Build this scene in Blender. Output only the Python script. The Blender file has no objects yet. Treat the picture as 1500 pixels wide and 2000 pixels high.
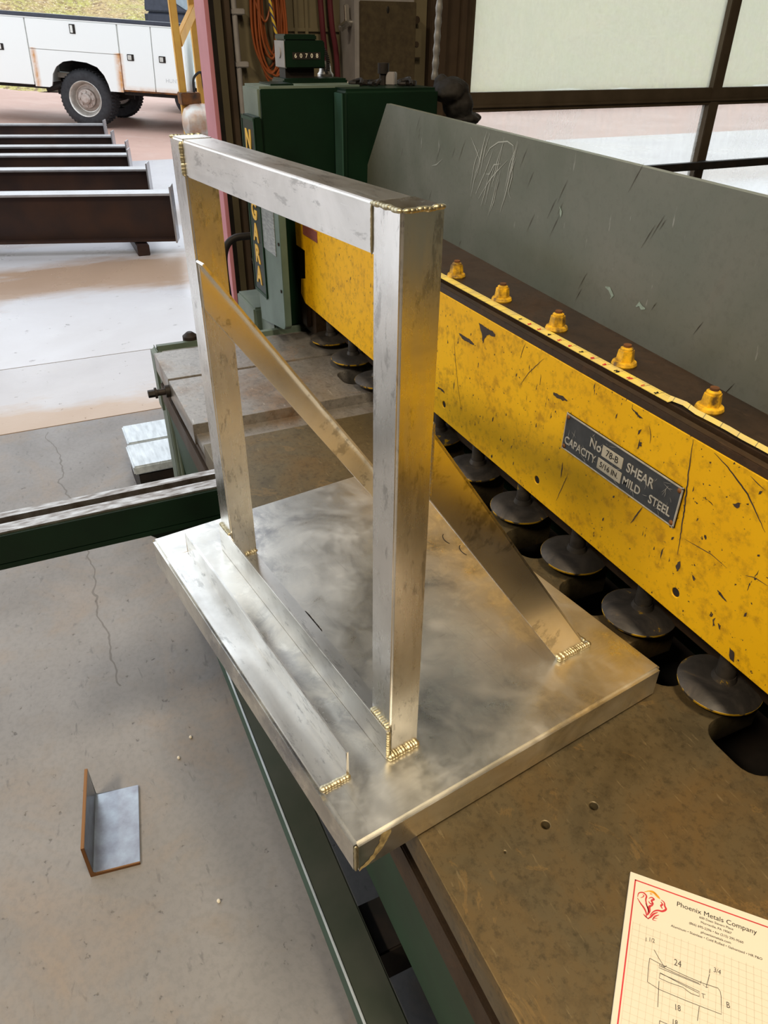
import bpy, bmesh, math, random
from mathutils import Vector, Matrix, Euler
random.seed(7)
SC = bpy.context.scene
COL = SC.collection
PI = math.pi
# ------------------------------------------------------------------ camera
R0 = Vector((0.42340944, 0.90585477, 0.01233015))
R1 = Vector((0.50228798, -0.22340432, -0.83534436))
R2 = Vector((-0.7539448, 0.35988537, -0.54959054))
cam_d = bpy.data.cameras.new('camera')
cam = bpy.data.objects.new('camera', cam_d); COL.objects.link(cam)
mw = Matrix(((R0.x, -R1.x, -R2.x), (R0.y, -R1.y, -R2.y), (R0.z, -R1.z, -R2.z))).to_4x4()
mw.translation = Vector((1.00664677, -0.07257542, 1.4848076))
cam.matrix_world = mw
cam_d.sensor_fit = 'HORIZONTAL'; cam_d.sensor_width = 36.0
cam_d.lens = 1436.2 / 1500 * 36.0
cam_d.shift_x = -0.0029
cam_d.clip_start = 0.02; cam_d.clip_end = 200
SC.camera = cam
# ------------------------------------------------------------------ world + lights + exposure
W = bpy.data.worlds.new('world'); SC.world = W; W.use_nodes = True
bg = W.node_tree.nodes['Background']
bg.inputs['Color'].default_value = (0.86, 0.93, 1.0, 1); bg.inputs['Strength'].default_value = 2.15
SC.view_settings.view_transform = 'Standard'; SC.view_settings.look = 'None'
SC.view_settings.gamma = 1; SC.view_settings.use_curve_mapping = False
SC.view_settings.exposure = 0.0
try:
    SC.cycles.use_denoising = True
    SC.cycles.caustics_reflective = False; SC.cycles.caustics_refractive = False
    SC.cycles.sample_clamp_indirect = 6
except Exception:
    pass

def area(name, loc, target, sx, sy, power, col):
    d = bpy.data.lights.new(name, 'AREA'); d.shape = 'RECTANGLE'; d.size = sx; d.size_y = sy
    d.energy = power; d.color = col
    o = bpy.data.objects.new(name, d); COL.objects.link(o)
    o.location = loc
    o.rotation_euler = (Vector(target) - Vector(loc)).to_track_quat('-Z', 'Y').to_euler()
    return o
# ceiling lamps of the shop, warm, in rows over the floor
area('ceiling_lamp', (1.7, 0.3, 4.7), (1.7, 0.3, 0), 1.5, 0.5, 125, (1.0, 0.84, 0.60))
area('ceiling_lamp', (1.7, -3.0, 4.7), (1.7, -3.0, 0), 1.5, 0.5, 235, (1.0, 0.85, 0.62))
area('ceiling_lamp', (4.6, 0.3, 4.7), (4.6, 0.3, 0), 1.5, 0.5, 90, (1.0, 0.84, 0.60))
# ------------------------------------------------------------------ material helpers
def _new(name):
    m = bpy.data.materials.new(name); m.use_nodes = True
    nt = m.node_tree; b = nt.nodes['Principled BSDF']
    return m, nt, b
def N(nt, typ, **kw):
    n = nt.nodes.new(typ)
    for k, v in kw.items():
        if k in n.inputs.keys(): n.inputs[k].default_value = v
        else: setattr(n, k, v)
    return n
def L(nt, a, b): nt.links.new(a, b)
def coords(nt, scale=(1, 1, 1), rot=(0, 0, 0)):
    tc = nt.nodes.new('ShaderNodeTexCoord'); mp = nt.nodes.new('ShaderNodeMapping')
    mp.inputs['Scale'].default_value = scale; mp.inputs['Rotation'].default_value = rot
    L(nt, tc.outputs['Object'], mp.inputs['Vector'])
    return mp.outputs['Vector']
def noise(nt, vec, scale, detail=4, rough=0.55, dist=0.0):
    n = nt.nodes.new('ShaderNodeTexNoise')
    n.inputs['Scale'].default_value = scale; n.inputs['Detail'].default_value = detail
    n.inputs['Roughness'].default_value = rough; n.inputs['Distortion'].default_value = dist
    L(nt, vec, n.inputs['Vector'])
    return n.outputs['Fac']
def ramp(nt, fac, stops, interp='LINEAR'):
    r = nt.nodes.new('ShaderNodeValToRGB'); r.color_ramp.interpolation = interp
    els = r.color_ramp.elements
    while len(els) < len(stops): els.new(0.5)
    for e, (p, c) in zip(els, stops):
        e.position = p
        e.color = (c, c, c, 1) if not hasattr(c, '__len__') else (*c, 1)
    L(nt, fac, r.inputs['Fac'])
    return r.outputs['Color']
def mix(nt, fac, a, b, blend='MIX'):
    m = nt.nodes.new('ShaderNodeMix'); m.data_type = 'RGBA'; m.blend_type = blend
    for s, v in ((0, fac), (6, a), (7, b)):
        if hasattr(v, 'node'): L(nt, v, m.inputs[s])
        elif s == 0: m.inputs[0].default_value = v
        else: m.inputs[s].default_value = (*v, 1) if hasattr(v, '__len__') else (v, v, v, 1)
    return m.outputs[2]
def math_(nt, op, a, b=None, clamp=False):
    m = nt.nodes.new('ShaderNodeMath'); m.operation = op; m.use_clamp = clamp
    for i, v in enumerate((a, b)):
        if v is None: continue
        if hasattr(v, 'node'): L(nt, v, m.inputs[i])
        else: m.inputs[i].default_value = v
    return m.outputs[0]
def bump(nt, b, h, strength=0.2, dist=0.002):
    n = nt.nodes.new('ShaderNodeBump'); n.inputs['Strength'].default_value = strength
    n.inputs['Distance'].default_value = dist
    L(nt, h, n.inputs['Height']); L(nt, n.outputs['Normal'], b.inputs['Normal'])
def plain(name, c, rough=0.6, metal=0.0, c2=None, scale=12, bmp=0.0, rvar=0.0, stretch=(1, 1, 1), detail=5):
    m, nt, b = _new(name)
    if max(c) < 0.12: b.inputs['Specular IOR Level'].default_value = 0.22
    v = coords(nt, stretch)
    f = noise(nt, v, scale, detail)
    if c2 is None: c2 = tuple(x * 0.75 for x in c)
    L(nt, ramp(nt, f, [(0.35, c), (0.68, c2)]), b.inputs['Base Color'])
    b.inputs['Metallic'].default_value = metal
    if rvar:
        L(nt, ramp(nt, f, [(0.3, max(0.02, rough - rvar)), (0.7, rough + rvar)]), b.inputs['Roughness'])
    else: b.inputs['Roughness'].default_value = rough
    if bmp: bump(nt, b, noise(nt, v, scale * 5, 4), bmp, 0.001)
    return m

def aluminium(name, stretch, base=(0.86, 0.845, 0.81), rlo=0.2, rhi=0.42, smudge=0.35, bm=0.08):
    m, nt, b = _new(name)
    v = coords(nt); vs = coords(nt, stretch)
    n1 = noise(nt, v, 9, 6, 0.6, 0.4); n2 = noise(nt, vs, 14, 6, 0.65); n3 = noise(nt, v, 45, 6, 0.7)
    streak = noise(nt, vs, 40, 3, 0.7)
    dark = tuple(c * 0.55 for c in base)
    col = ramp(nt, n1, [(0.36, base), (0.78, tuple(c * (1 - smudge) for c in base))])
    spots = ramp(nt, n3, [(0.62, 0.0), (0.72, 1.0)])
    col = mix(nt, math_(nt, 'MULTIPLY', spots, 0.6), col, dark)
    scf = noise(nt, coords(nt, tuple(min(3.0, max(0.8, q)) for q in stretch)), 24, 6, 0.75, 0.2)
    col = mix(nt, ramp(nt, scf, [(0.56, 0.0), (0.63, 0.85)]), col, dark)
    scr = ramp(nt, streak, [(0.66, 0.0), (0.72, 1.0)])
    col = mix(nt, math_(nt, 'MULTIPLY', scr, 0.35), col, (0.95, 0.95, 0.94))
    L(nt, col, b.inputs['Base Color'])
    b.inputs['Metallic'].default_value = 1.0
    rr = math_(nt, 'ADD', math_(nt, 'MULTIPLY', n1, 0.6), math_(nt, 'MULTIPLY', n2, 0.4))
    L(nt, ramp(nt, rr, [(0.36, rlo), (0.64, rhi)]), b.inputs['Roughness'])
    h = math_(nt, 'ADD', math_(nt, 'MULTIPLY', streak, 0.6), math_(nt, 'MULTIPLY', n3, 0.5))
    bump(nt, b, h, bm, 0.001)
    return m
def tray_mat():
    m, nt, b = _new('aluminium_sheet'); v = coords(nt)
    n1 = noise(nt, v, 6.5, 7, 0.62, 0.8); n2 = noise(nt, v, 26, 7, 0.7, 0.3); n3 = noise(nt, coords(nt, (1, 30, 30)), 9, 4, 0.7); n4 = noise(nt, coords(nt, (40, 4, 4), (0, 0, 0.4)), 9, 3, 0.7)
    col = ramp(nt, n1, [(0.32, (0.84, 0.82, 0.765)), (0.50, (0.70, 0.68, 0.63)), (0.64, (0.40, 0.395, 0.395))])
    col = mix(nt, ramp(nt, n2, [(0.50, 0.0), (0.62, 0.6)]), col, (0.93, 0.90, 0.82))
    sc_ = math_(nt, 'MAXIMUM', ramp(nt, n3, [(0.63, 0.0), (0.70, 0.3)]), ramp(nt, n4, [(0.65, 0.0), (0.72, 0.3)]))
    col = mix(nt, sc_, col, (0.42, 0.40, 0.36))
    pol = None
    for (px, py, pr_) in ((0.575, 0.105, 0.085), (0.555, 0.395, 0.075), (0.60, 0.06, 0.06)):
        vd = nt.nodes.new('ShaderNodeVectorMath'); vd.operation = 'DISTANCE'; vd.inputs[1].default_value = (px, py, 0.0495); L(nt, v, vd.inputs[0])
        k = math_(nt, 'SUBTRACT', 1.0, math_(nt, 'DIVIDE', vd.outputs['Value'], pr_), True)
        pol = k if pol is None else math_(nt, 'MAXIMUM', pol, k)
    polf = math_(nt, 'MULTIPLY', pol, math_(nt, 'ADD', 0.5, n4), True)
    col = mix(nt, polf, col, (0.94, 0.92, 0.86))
    L(nt, col, b.inputs['Base Color']); b.inputs['Metallic'].default_value = 1.0
    rr = math_(nt, 'ADD', math_(nt, 'MULTIPLY', n1, 0.55), math_(nt, 'MULTIPLY', n2, 0.45))
    L(nt, ramp(nt, rr, [(0.36, 0.46), (0.62, 0.24)]), b.inputs['Roughness'])
    bump(nt, b, n2, 0.05, 0.001)
    return m
M_ALU_X = aluminium('aluminium_tube_lengthwise', (1, 9, 9), rlo=0.26, rhi=0.40, bm=0.05)
M_ALU_Z = aluminium('aluminium_tube_upright', (9, 9, 1), rlo=0.2, rhi=0.34, bm=0.05)
M_ALU_B = aluminium('aluminium_brace', (6, 1, 1), rlo=0.2, rhi=0.28, smudge=0.12, bm=0.02)
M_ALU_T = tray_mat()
M_WELD = plain('weld_metal', (0.62, 0.56, 0.40), 0.42, 1.0, (0.40, 0.35, 0.22), 60, 0.25)

def yellow_paint():
    m, nt, b = _new('chipped_yellow_paint')
    v = coords(nt); vs = coords(nt, (3, 1, 0.8), (0, 0.5, 0))
    n1 = noise(nt, v, 5, 3); n2 = noise(nt, v, 55, 7, 0.7); n3 = noise(nt, vs, 26, 4, 0.6, 0.3); n4 = noise(nt, v, 170, 3, 0.6)
    base = ramp(nt, n1, [(0.3, (0.90, 0.50, 0.006)), (0.7, (0.82, 0.43, 0.005))])
    grime = ramp(nt, n2, [(0.50, 0.0), (0.68, 1.0)])
    col = mix(nt, math_(nt, 'MULTIPLY', grime, 0.6), base, (0.33, 0.15, 0.01))
    chip = math_(nt, 'MAXIMUM', ramp(nt, n3, [(0.675, 0.0), (0.69, 1.0)]), ramp(nt, n4, [(0.675, 0.0), (0.70, 1.0)]))
    # paint worn off along the lower and upper edges of the plate
    tc = nt.nodes.new('ShaderNodeTexCoord'); sx = nt.nodes.new('ShaderNodeSeparateXYZ'); L(nt, tc.outputs['Object'], sx.inputs[0])
    lo = math_(nt, 'SUBTRACT', 0.868, sx.outputs[2]); hi = math_(nt, 'SUBTRACT', sx.outputs[2], 1.084)
    edge = math_(nt, 'MAXIMUM', lo, hi)
    ed = math_(nt, 'ADD', math_(nt, 'MULTIPLY', edge, 6.0), noise(nt, v, 60, 6, 0.7))
    chip = math_(nt, 'MAXIMUM', chip, ramp(nt, ed, [(0.70, 0.0), (0.73, 1.0)]))
    col = mix(nt, chip, col, (0.035, 0.022, 0.015))
    L(nt, col, b.inputs['Base Color'])
    b.inputs['Roughness'].default_value = 0.5; b.inputs['Specular IOR Level'].default_value = 0.25
    bump(nt, b, math_(nt, 'SUBTRACT', math_(nt, 'MULTIPLY', n2, 0.3), chip), 0.25, 0.001)
    return m
M_YEL = yellow_paint()

def brown_steel(name, c1, c2, c3, rough=0.42):
    m, nt, b = _new(name)
    v = coords(nt); vs = coords(nt, (1, 6, 6), (0, 0, 0.5))
    n1 = noise(nt, v, 4.5, 7, 0.62, 0.6); n2 = noise(nt, v, 38, 6, 0.7); n3 = noise(nt, vs, 30, 3, 0.6)
    col = ramp(nt, n1, [(0.3, c1), (0.52, c2), (0.7, c3)])
    col = mix(nt, ramp(nt, n2, [(0.5, 0.0), (0.75, 0.55)]), col, tuple(x * 0.45 for x in c1))
    col = mix(nt, ramp(nt, n3, [(0.64, 0.0), (0.72, 0.4)]), col, tuple(min(1, x * 2.2) for x in c2))
    n4 = noise(nt, v, 120, 4, 0.7)
    col = mix(nt, ramp(nt, n4, [(0.52, 0.0), (0.68, 0.5)]), col, tuple(x * 0.5 for x in c1))
    n5 = noise(nt, v, 9, 7, 0.7, 1.5)
    col = mix(nt, ramp(nt, n5, [(0.58, 0.0), (0.62, 0.35), (0.66, 0.0)]), col, tuple(min(1, x * 2.0) for x in c3))
    L(nt, col, b.inputs['Base Color'])
    b.inputs['Metallic'].default_value = 0.55
    L(nt, ramp(nt, n1, [(0.3, rough - 0.08), (0.7, rough + 0.12)]), b.inputs['Roughness'])
    bump(nt, b, n2, 0.12, 0.001)
    return m
M_BED = brown_steel('worn_brown_steel', (0.08, 0.064, 0.037), (0.135, 0.104, 0.056), (0.155, 0.094, 0.032))
M_BEDG = brown_steel('worn_grey_steel', (0.15, 0.135, 0.12), (0.27, 0.25, 0.23), (0.20, 0.13, 0.08), 0.34)
M_RAIL = brown_steel('dark_brown_rail', (0.04, 0.024, 0.013), (0.06, 0.036, 0.02), (0.055, 0.027, 0.011), 0.55)
def foot_mat():
    m, nt, b = _new('hold_down_steel'); v = coords(nt)
    n1 = noise(nt, v, 24, 6, 0.65, 0.8); n2 = noise(nt, v, 60, 5)
    col = ramp(nt, n1, [(0.40, (0.032, 0.028, 0.025)), (0.60, (0.062, 0.052, 0.044)), (0.645, (0.10, 0.075, 0.045)), (0.66, (0.42, 0.25, 0.012))])
    tc = nt.nodes.new('ShaderNodeTexCoord'); sp = nt.nodes.new('ShaderNodeSeparateXYZ'); L(nt, tc.outputs['Object'], sp.inputs[0])
    rim = math_(nt, 'LESS_THAN', sp.outputs[2], BZ_RIM)
    col = mix(nt, math_(nt, 'MULTIPLY', rim, ramp(nt, n2, [(0.45, 0.0), (0.52, 1.0)])), col, (0.55, 0.32, 0.015))
    L(nt, col, b.inputs['Base Color']); b.inputs['Metallic'].default_value = 0.15; b.inputs['Roughness'].default_value = 0.48; b.inputs['Specular IOR Level'].default_value = 0.35
    return m
BZ_RIM = 0.7605 + 0.0192
M_FOOT = foot_mat()
def guard_mat():
    m, nt, b = _new('grey_green_sheet')
    v = coords(nt); vs = coords(nt, (6, 6, 1), (0, 0.35, 0))
    n1 = noise(nt, v, 3.2, 5, 0.6, 0.5); n2 = noise(nt, v, 90, 5, 0.7); n3 = noise(nt, vs, 22, 3, 0.6)
    col = ramp(nt, n1, [(0.35, (0.135, 0.148, 0.115)), (0.6, (0.18, 0.182, 0.15)), (0.75, (0.20, 0.155, 0.125))])
    col = mix(nt, ramp(nt, n2, [(0.5, 0.0), (0.75, 0.4)]), col, (0.10, 0.10, 0.08))
    col = mix(nt, ramp(nt, n3, [(0.70, 0.0), (0.76, 0.4)]), col, (0.5, 0.5, 0.46))
    L(nt, col, b.inputs['Base Color'])
    b.inputs['Metallic'].default_value = 0.25
    L(nt, ramp(nt, n1, [(0.3, 0.34), (0.7, 0.5)]), b.inputs['Roughness'])
    bump(nt, b, n2, 0.15, 0.001)
    return m
M_GUARD = guard_mat()
M_GREEN = plain('dark_green_paint', (0.003, 0.016, 0.007), 0.42, 0, (0.002, 0.010, 0.0045), 8, 0.1)
M_GREENP = plain('pale_green_paint', (0.13, 0.165, 0.13), 0.5, 0, (0.08, 0.11, 0.088), 10, 0.15)
M_TEAL = plain('teal_green_paint', (0.04, 0.095, 0.072), 0.45, 0, (0.028, 0.066, 0.05), 9, 0.15)
M_APRON = plain('apron_green_paint', (0.009, 0.042, 0.019), 0.5, 0, (0.006, 0.026, 0.012), 8, 0.1)
M_BLACK = plain('black_iron', (0.014, 0.013, 0.012), 0.55, 0.2, (0.03, 0.022, 0.018), 20)
M_RUBBER = plain('black_rubber', (0.02, 0.02, 0.022), 0.75, 0, (0.035, 0.034, 0.034), 30, 0.2)
M_TYRE = plain('tyre_rubber', (0.045, 0.046, 0.05), 0.8, 0, (0.03, 0.03, 0.033), 20, 0.2)
M_STEEL = plain('bare_steel', (0.55, 0.53, 0.50), 0.35, 1.0, (0.38, 0.35, 0.32), 18, 0.1, 0.08)
M_BARS = plain('bright_sheen_steel', (0.62, 0.68, 0.74), 0.35, 0.3, (0.45, 0.5, 0.55), 14, 0.15, 0.1, (1, 5, 5))  # on the bars, bluish white is wet sky reflection put into the colour
M_BOLTY = plain('chipped_yellow_bolt', (0.80, 0.44, 0.008), 0.5, 0, (0.10, 0.055, 0.012), 75, 0.2)
M_PLATE = plain('black_nameplate', (0.035, 0.037, 0.04), 0.4, 0.4, (0.06, 0.06, 0.062), 30, 0.15)
M_PLATEW = plain('worn_silver_lettering', (0.55, 0.51, 0.44), 0.45, 0.4, (0.36, 0.33, 0.28), 120)
M_LABELP = plain('worn_paper_label', (0.55, 0.50, 0.40), 0.6, 0, (0.40, 0.36, 0.28), 60)
M_INK = plain('black_ink', (0.02, 0.02, 0.022), 0.6)
M_PENCIL = plain('pencil_line', (0.09, 0.085, 0.08), 0.6)
M_REDINK = plain('red_ink', (0.62, 0.035, 0.05), 0.6)
M_ORINK = plain('orange_ink', (0.85, 0.36, 0.02), 0.6)
M_GRIDL = plain('pale_grid_ink', (0.60, 0.53, 0.41), 0.7)
M_PAPER = plain('white_paper', (0.70, 0.64, 0.53), 0.85, 0, (0.68, 0.62, 0.51), 3)
M_SIGNY = plain('yellow_letter_paint', (0.80, 0.48, 0.06), 0.5)
M_DATA = plain('grey_data_plate', (0.34, 0.37, 0.37), 0.4, 0.3, (0.17, 0.19, 0.20), 40, 0, 0, (1, 1, 5))
M_REDL = plain('red_brown_label', (0.25, 0.07, 0.05), 0.55, 0, (0.17, 0.05, 0.04), 60, 0, 0, (1, 1, 10))
M_PINK = plain('pink_primer_paint', (0.50, 0.20, 0.235), 0.55, 0, (0.44, 0.17, 0.20), 6, 0.1)
M_CREAM = plain('cream_wall_panel', (0.15, 0.122, 0.068), 0.55, 0, (0.11, 0.088, 0.048), 5, 0.05)
M_DKWALL = plain('shop_wall', (0.13, 0.115, 0.10), 0.8, 0, (0.10, 0.09, 0.075), 3)
M_BROWNT = plain('dark_brown_trim', (0.06, 0.040, 0.025), 0.6, 0, (0.04, 0.026, 0.017), 8)
M_DOORF = plain('bronze_door_rail', (0.10, 0.075, 0.05), 0.45, 0.3, (0.075, 0.055, 0.035), 10)
M_GREYP = plain('grey_enamel', (0.27, 0.25, 0.245), 0.5, 0, (0.2, 0.185, 0.18), 12, 0.1)
M_CAB = plain('tan_speckled_enamel', (0.07, 0.053, 0.03), 0.5, 0, (0.045, 0.033, 0.02), 45, 0.1)
M_ORANGE = plain('orange_cord_jacket', (0.26, 0.06, 0.009), 0.5, 0, (0.17, 0.038, 0.007), 8)
M_MAROON = plain('maroon_hose', (0.085, 0.014, 0.02), 0.55)
M_COND = plain('grey_conduit', (0.22, 0.21, 0.20), 0.45, 0.4)
M_DUST = plain('yellow_dust', (0.52, 0.40, 0.18), 0.9, 0, (0.22, 0.16, 0.07), 140)
M_CONCR_D = plain('joint_dirt', (0.10, 0.085, 0.07), 0.9)
M_LEATHER = plain('dark_leather', (0.016, 0.013, 0.011), 0.7, 0, (0.009, 0.008, 0.007), 16, 0.3)
M_YELF = plain('forklift_yellow', (0.66, 0.36, 0.06), 0.55, 0, (0.55, 0.28, 0.05), 7)
M_TANK = plain('rusty_silver_tank', (0.62, 0.60, 0.57), 0.4, 0.3, (0.5, 0.19, 0.04), 7, 0.1)
M_RUSTY = plain('rusty_dark_iron', (0.05, 0.03, 0.02), 0.7, 0, (0.22, 0.08, 0.02), 12, 0.2)
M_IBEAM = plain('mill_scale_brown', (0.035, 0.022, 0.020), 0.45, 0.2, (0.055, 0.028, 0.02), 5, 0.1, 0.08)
M_IFL = plain('sky_sheen_flange', (0.42, 0.42, 0.44), 0.25, 0.5, (0.32, 0.31, 0.32), 6, 0.05)  # pale colour stands for sky reflected on the wet top flange
M_DKCAR = plain('dark_grey_car_paint', (0.06, 0.065, 0.085), 0.3)
M_CARGL = plain('car_window_glass', (0.25, 0.30, 0.33), 0.1, 0.0)
M_CHROME = plain('chromed_wheel', (0.80, 0.78, 0.73), 0.4, 0.7, (0.55, 0.52, 0.47), 14)
M_HUB = plain('rusty_hub', (0.50, 0.44, 0.40), 0.5, 0.3, (0.34, 0.26, 0.22), 16)
def grass_mat():
    m, nt, b = _new('leaf_strewn_grass'); v = coords(nt)
    n1 = noise(nt, v, 1.1, 4); n2 = noise(nt, v, 9, 8, 0.75); n3 = noise(nt, v, 15, 6, 0.7)
    col = ramp(nt, n1, [(0.35, (0.44, 0.42, 0.10)), (0.6, (0.50, 0.36, 0.16))])
    col = mix(nt, ramp(nt, n2, [(0.48, 0.0), (0.58, 0.85)]), col, (0.19, 0.11, 0.06))
    col = mix(nt, ramp(nt, n3, [(0.55, 0.0), (0.62, 0.9)]), col, (0.78, 0.66, 0.46))
    L(nt, col, b.inputs['Base Color']); b.inputs['Roughness'].default_value = 0.9
    bump(nt, b, n2, 0.6, 0.1)
    return m
M_GRASS = grass_mat()
M_TAPE = None
M_ARM = plain('scuffed_bare_steel', (0.42, 0.40, 0.38), 0.32, 0.85, (0.16, 0.13, 0.11), 34, 0.15, 0.12, (4, 1, 1))
M_CHALK = plain('pale_scratch', (0.42, 0.43, 0.38), 0.6)
M_MINT = plain('pale_mint_paint', (0.34, 0.42, 0.36), 0.6, 0, (0.2, 0.25, 0.2), 120)
M_CHIP = plain('bare_chipped_steel', (0.045, 0.032, 0.025), 0.5, 0.2, (0.075, 0.055, 0.045), 60)
M_FADED = plain('faded_grey_paint', (0.62, 0.64, 0.64), 0.6)
M_TEALP = plain('scuffed_grey_green_paint', (0.10, 0.15, 0.125), 0.5, 0, (0.07, 0.11, 0.09), 11, 0.1)
M_TREAD = plain('worn_olive_paint', (0.05, 0.06, 0.045), 0.4, 0.2, (0.07, 0.075, 0.06), 12, 0.1)

def concrete(name, c1, c2, stain, rlo, rhi, sc=1.0, cracks=None):
    m, nt, b = _new(name)
    v = coords(nt)
    n1 = noise(nt, v, 1.3 * sc, 6, 0.6, 0.5); n2 = noise(nt, v, 22 * sc, 6, 0.65); n3 = noise(nt, v, 5 * sc, 5, 0.6)
    col = ramp(nt, n1, [(0.3, c1), (0.7, c2)])
    col = mix(nt, ramp(nt, n3, [(0.55, 0.0), (0.75, 0.6)]), col, stain)
    pit = ramp(nt, n2, [(0.29, 1.0), (0.35, 0.0)])
    col = mix(nt, math_(nt, 'MULTIPLY', pit, 0.6), col, tuple(x * 0.4 for x in c1))
    if cracks:
        n5 = noise(nt, coords(nt, (1.0, 2.4, 1), (0, 0, 0.7)), 19, 5, 0.6, 0.5); n6 = noise(nt, v, 2.6, 5, 0.65, 1.0); n7 = noise(nt, v, 70, 4, 0.6)
        col = mix(nt, ramp(nt, n5, [(0.62, 0.0), (0.70, 0.55)]), col, (0.10, 0.095, 0.10))
        col = mix(nt, ramp(nt, n6, [(0.50, 0.0), (0.72, 0.55)]), col, (0.29, 0.218, 0.16))
        col = mix(nt, ramp(nt, n7, [(0.38, 0.22), (0.55, 0.0)]), col, (0.14, 0.135, 0.14))
    h = math_(nt, 'SUBTRACT', math_(nt, 'MULTIPLY', n2, 0.35), pit)
    if cracks:
        tc = nt.nodes.new('ShaderNodeTexCoord'); sp = nt.nodes.new('ShaderNodeSeparateXYZ'); L(nt, tc.outputs['Object'], sp.inputs[0])
        wob = math_(nt, 'MULTIPLY', math_(nt, 'SUBTRACT', noise(nt, v, 5, 3, 0.5), 0.5), 0.13)
        for (x0, x1, y0, k) in cracks:
            t = math_(nt, 'SUBTRACT', sp.outputs[0], x0)
            yy = math_(nt, 'ADD', math_(nt, 'MULTIPLY', t, k), y0)
            d = math_(nt, 'ABSOLUTE', math_(nt, 'ADD', math_(nt, 'SUBTRACT', sp.outputs[1], yy), wob))
            ln = math_(nt, 'LESS_THAN', d, 0.0024)
            ins = math_(nt, 'MULTIPLY', math_(nt, 'GREATER_THAN', sp.outputs[0], x0), math_(nt, 'LESS_THAN', sp.outputs[0], x1))
            ln = math_(nt, 'MULTIPLY', ln, ins)
            col = mix(nt, math_(nt, 'MULTIPLY', ln, 0.65), col, (0.10, 0.085, 0.07))
    L(nt, col, b.inputs['Base Color'])
    L(nt, ramp(nt, n1, [(0.3, rlo), (0.7, rhi)]), b.inputs['Roughness'])
    bump(nt, b, h, 0.6, 0.004)
    return m
M_FLOOR = concrete('shop_concrete', (0.26, 0.248, 0.246), (0.20, 0.19, 0.188), (0.23, 0.192, 0.158), 0.5, 0.72,
                   1.6, [(-2.2, -0.55, -0.17, 0.035)])
M_APR1 = concrete('damp_stained_concrete', (0.47, 0.45, 0.46), (0.42, 0.40, 0.41), (0.45, 0.42, 0.41), 0.25, 0.45, 1.2)
M_APR2 = concrete('wet_concrete', (0.54, 0.53, 0.56), (0.47, 0.45, 0.46), (0.54, 0.53, 0.54), 0.18, 0.42, 0.55)
M_DIRT = concrete('pink_dirt', (0.50, 0.32, 0.26), (0.42, 0.27, 0.22), (0.52, 0.38, 0.33), 0.5, 0.8, 0.4)

def streaked(m, x0, x1, c, sc, amt):
    nt = m.node_tree; b = nt.nodes['Principled BSDF']; src = b.inputs['Base Color'].links[0].from_socket
    tc = nt.nodes.new('ShaderNodeTexCoord'); sp = nt.nodes.new('ShaderNodeSeparateXYZ'); L(nt, tc.outputs['Object'], sp.inputs[0])
    n = noise(nt, coords(nt, (1, 0.35, 1)), sc, 5, 0.65)
    x = math_(nt, 'DIVIDE', math_(nt, 'SUBTRACT', sp.outputs[0], x0), x1 - x0)
    d = math_(nt, 'SUBTRACT', 1.0, math_(nt, 'ABSOLUTE', math_(nt, 'SUBTRACT', math_(nt, 'MULTIPLY', x, 2.0), 1.0)))
    f = math_(nt, 'ADD', math_(nt, 'MULTIPLY', d, 0.9), math_(nt, 'MULTIPLY', math_(nt, 'SUBTRACT', n, 0.5), 1.6))
    f = math_(nt, 'MULTIPLY', ramp(nt, f, [(0.15, 0.0), (0.6, 1.0)]), amt)
    L(nt, mix(nt, f, src, c), b.inputs['Base Color'])
streaked(M_APR1, -2.62, -1.9, (0.40, 0.27, 0.17), 5, 0.85)
streaked(M_APR2, -5.3, -3.9, (0.33, 0.21, 0.13), 3, 0.9)
streaked(M_APR2, -7.2, -5.5, (0.34, 0.23, 0.16), 2, 0.6)
def glass_mat(name, haze, tint):
    m = bpy.data.materials.new(name); m.use_nodes = True; nt = m.node_tree
    for n in list(nt.nodes): nt.nodes.remove(n)
    out = nt.nodes.new('ShaderNodeOutputMaterial')
    v = coords(nt); vs = coords(nt, (1, 3.5, 1.2))
    n1 = noise(nt, v, 2.2, 7, 0.65, 0.6); n2 = noise(nt, vs, 9, 5, 0.7)
    f = math_(nt, 'ADD', math_(nt, 'MULTIPLY', n1, 0.7), math_(nt, 'MULTIPLY', n2, 0.3))
    fac = ramp(nt, f, [(0.35, max(0.0, haze - 0.12)), (0.65, min(1, haze + 0.12))])
    tr = nt.nodes.new('ShaderNodeBsdfTransparent'); tr.inputs[0].default_value = (0.97, 0.97, 0.95, 1)
    tl = nt.nodes.new('ShaderNodeBsdfTranslucent'); tl.inputs[0].default_value = (*tint, 1)
    df = nt.nodes.new('ShaderNodeBsdfDiffuse'); df.inputs[0].default_value = (*tint, 1)
    gl = nt.nodes.new('ShaderNodeBsdfGlossy'); gl.inputs['Roughness'].default_value = 0.05
    a = nt.nodes.new('ShaderNodeMixShader'); a.inputs[0].default_value = 0.25
    L(nt, tl.outputs[0], a.inputs[1]); L(nt, df.outputs[0], a.inputs[2])
    c = nt.nodes.new('ShaderNodeMixShader'); L(nt, fac, c.inputs[0]); L(nt, tr.outputs[0], c.inputs[1]); L(nt, a.outputs[0], c.inputs[2])
    d = nt.nodes.new('ShaderNodeMixShader'); d.inputs[0].default_value = 0.04
    L(nt, c.outputs[0], d.inputs[1]); L(nt, gl.outputs[0], d.inputs[2])
    L(nt, d.outputs[0], out.inputs[0])
    return m
M_GLASSU = glass_mat('dirty_glass', 0.60, (0.84, 0.86, 0.75))
M_GLASSL = glass_mat('clearer_dirty_glass', 0.25, (0.86, 0.86, 0.84))

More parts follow.
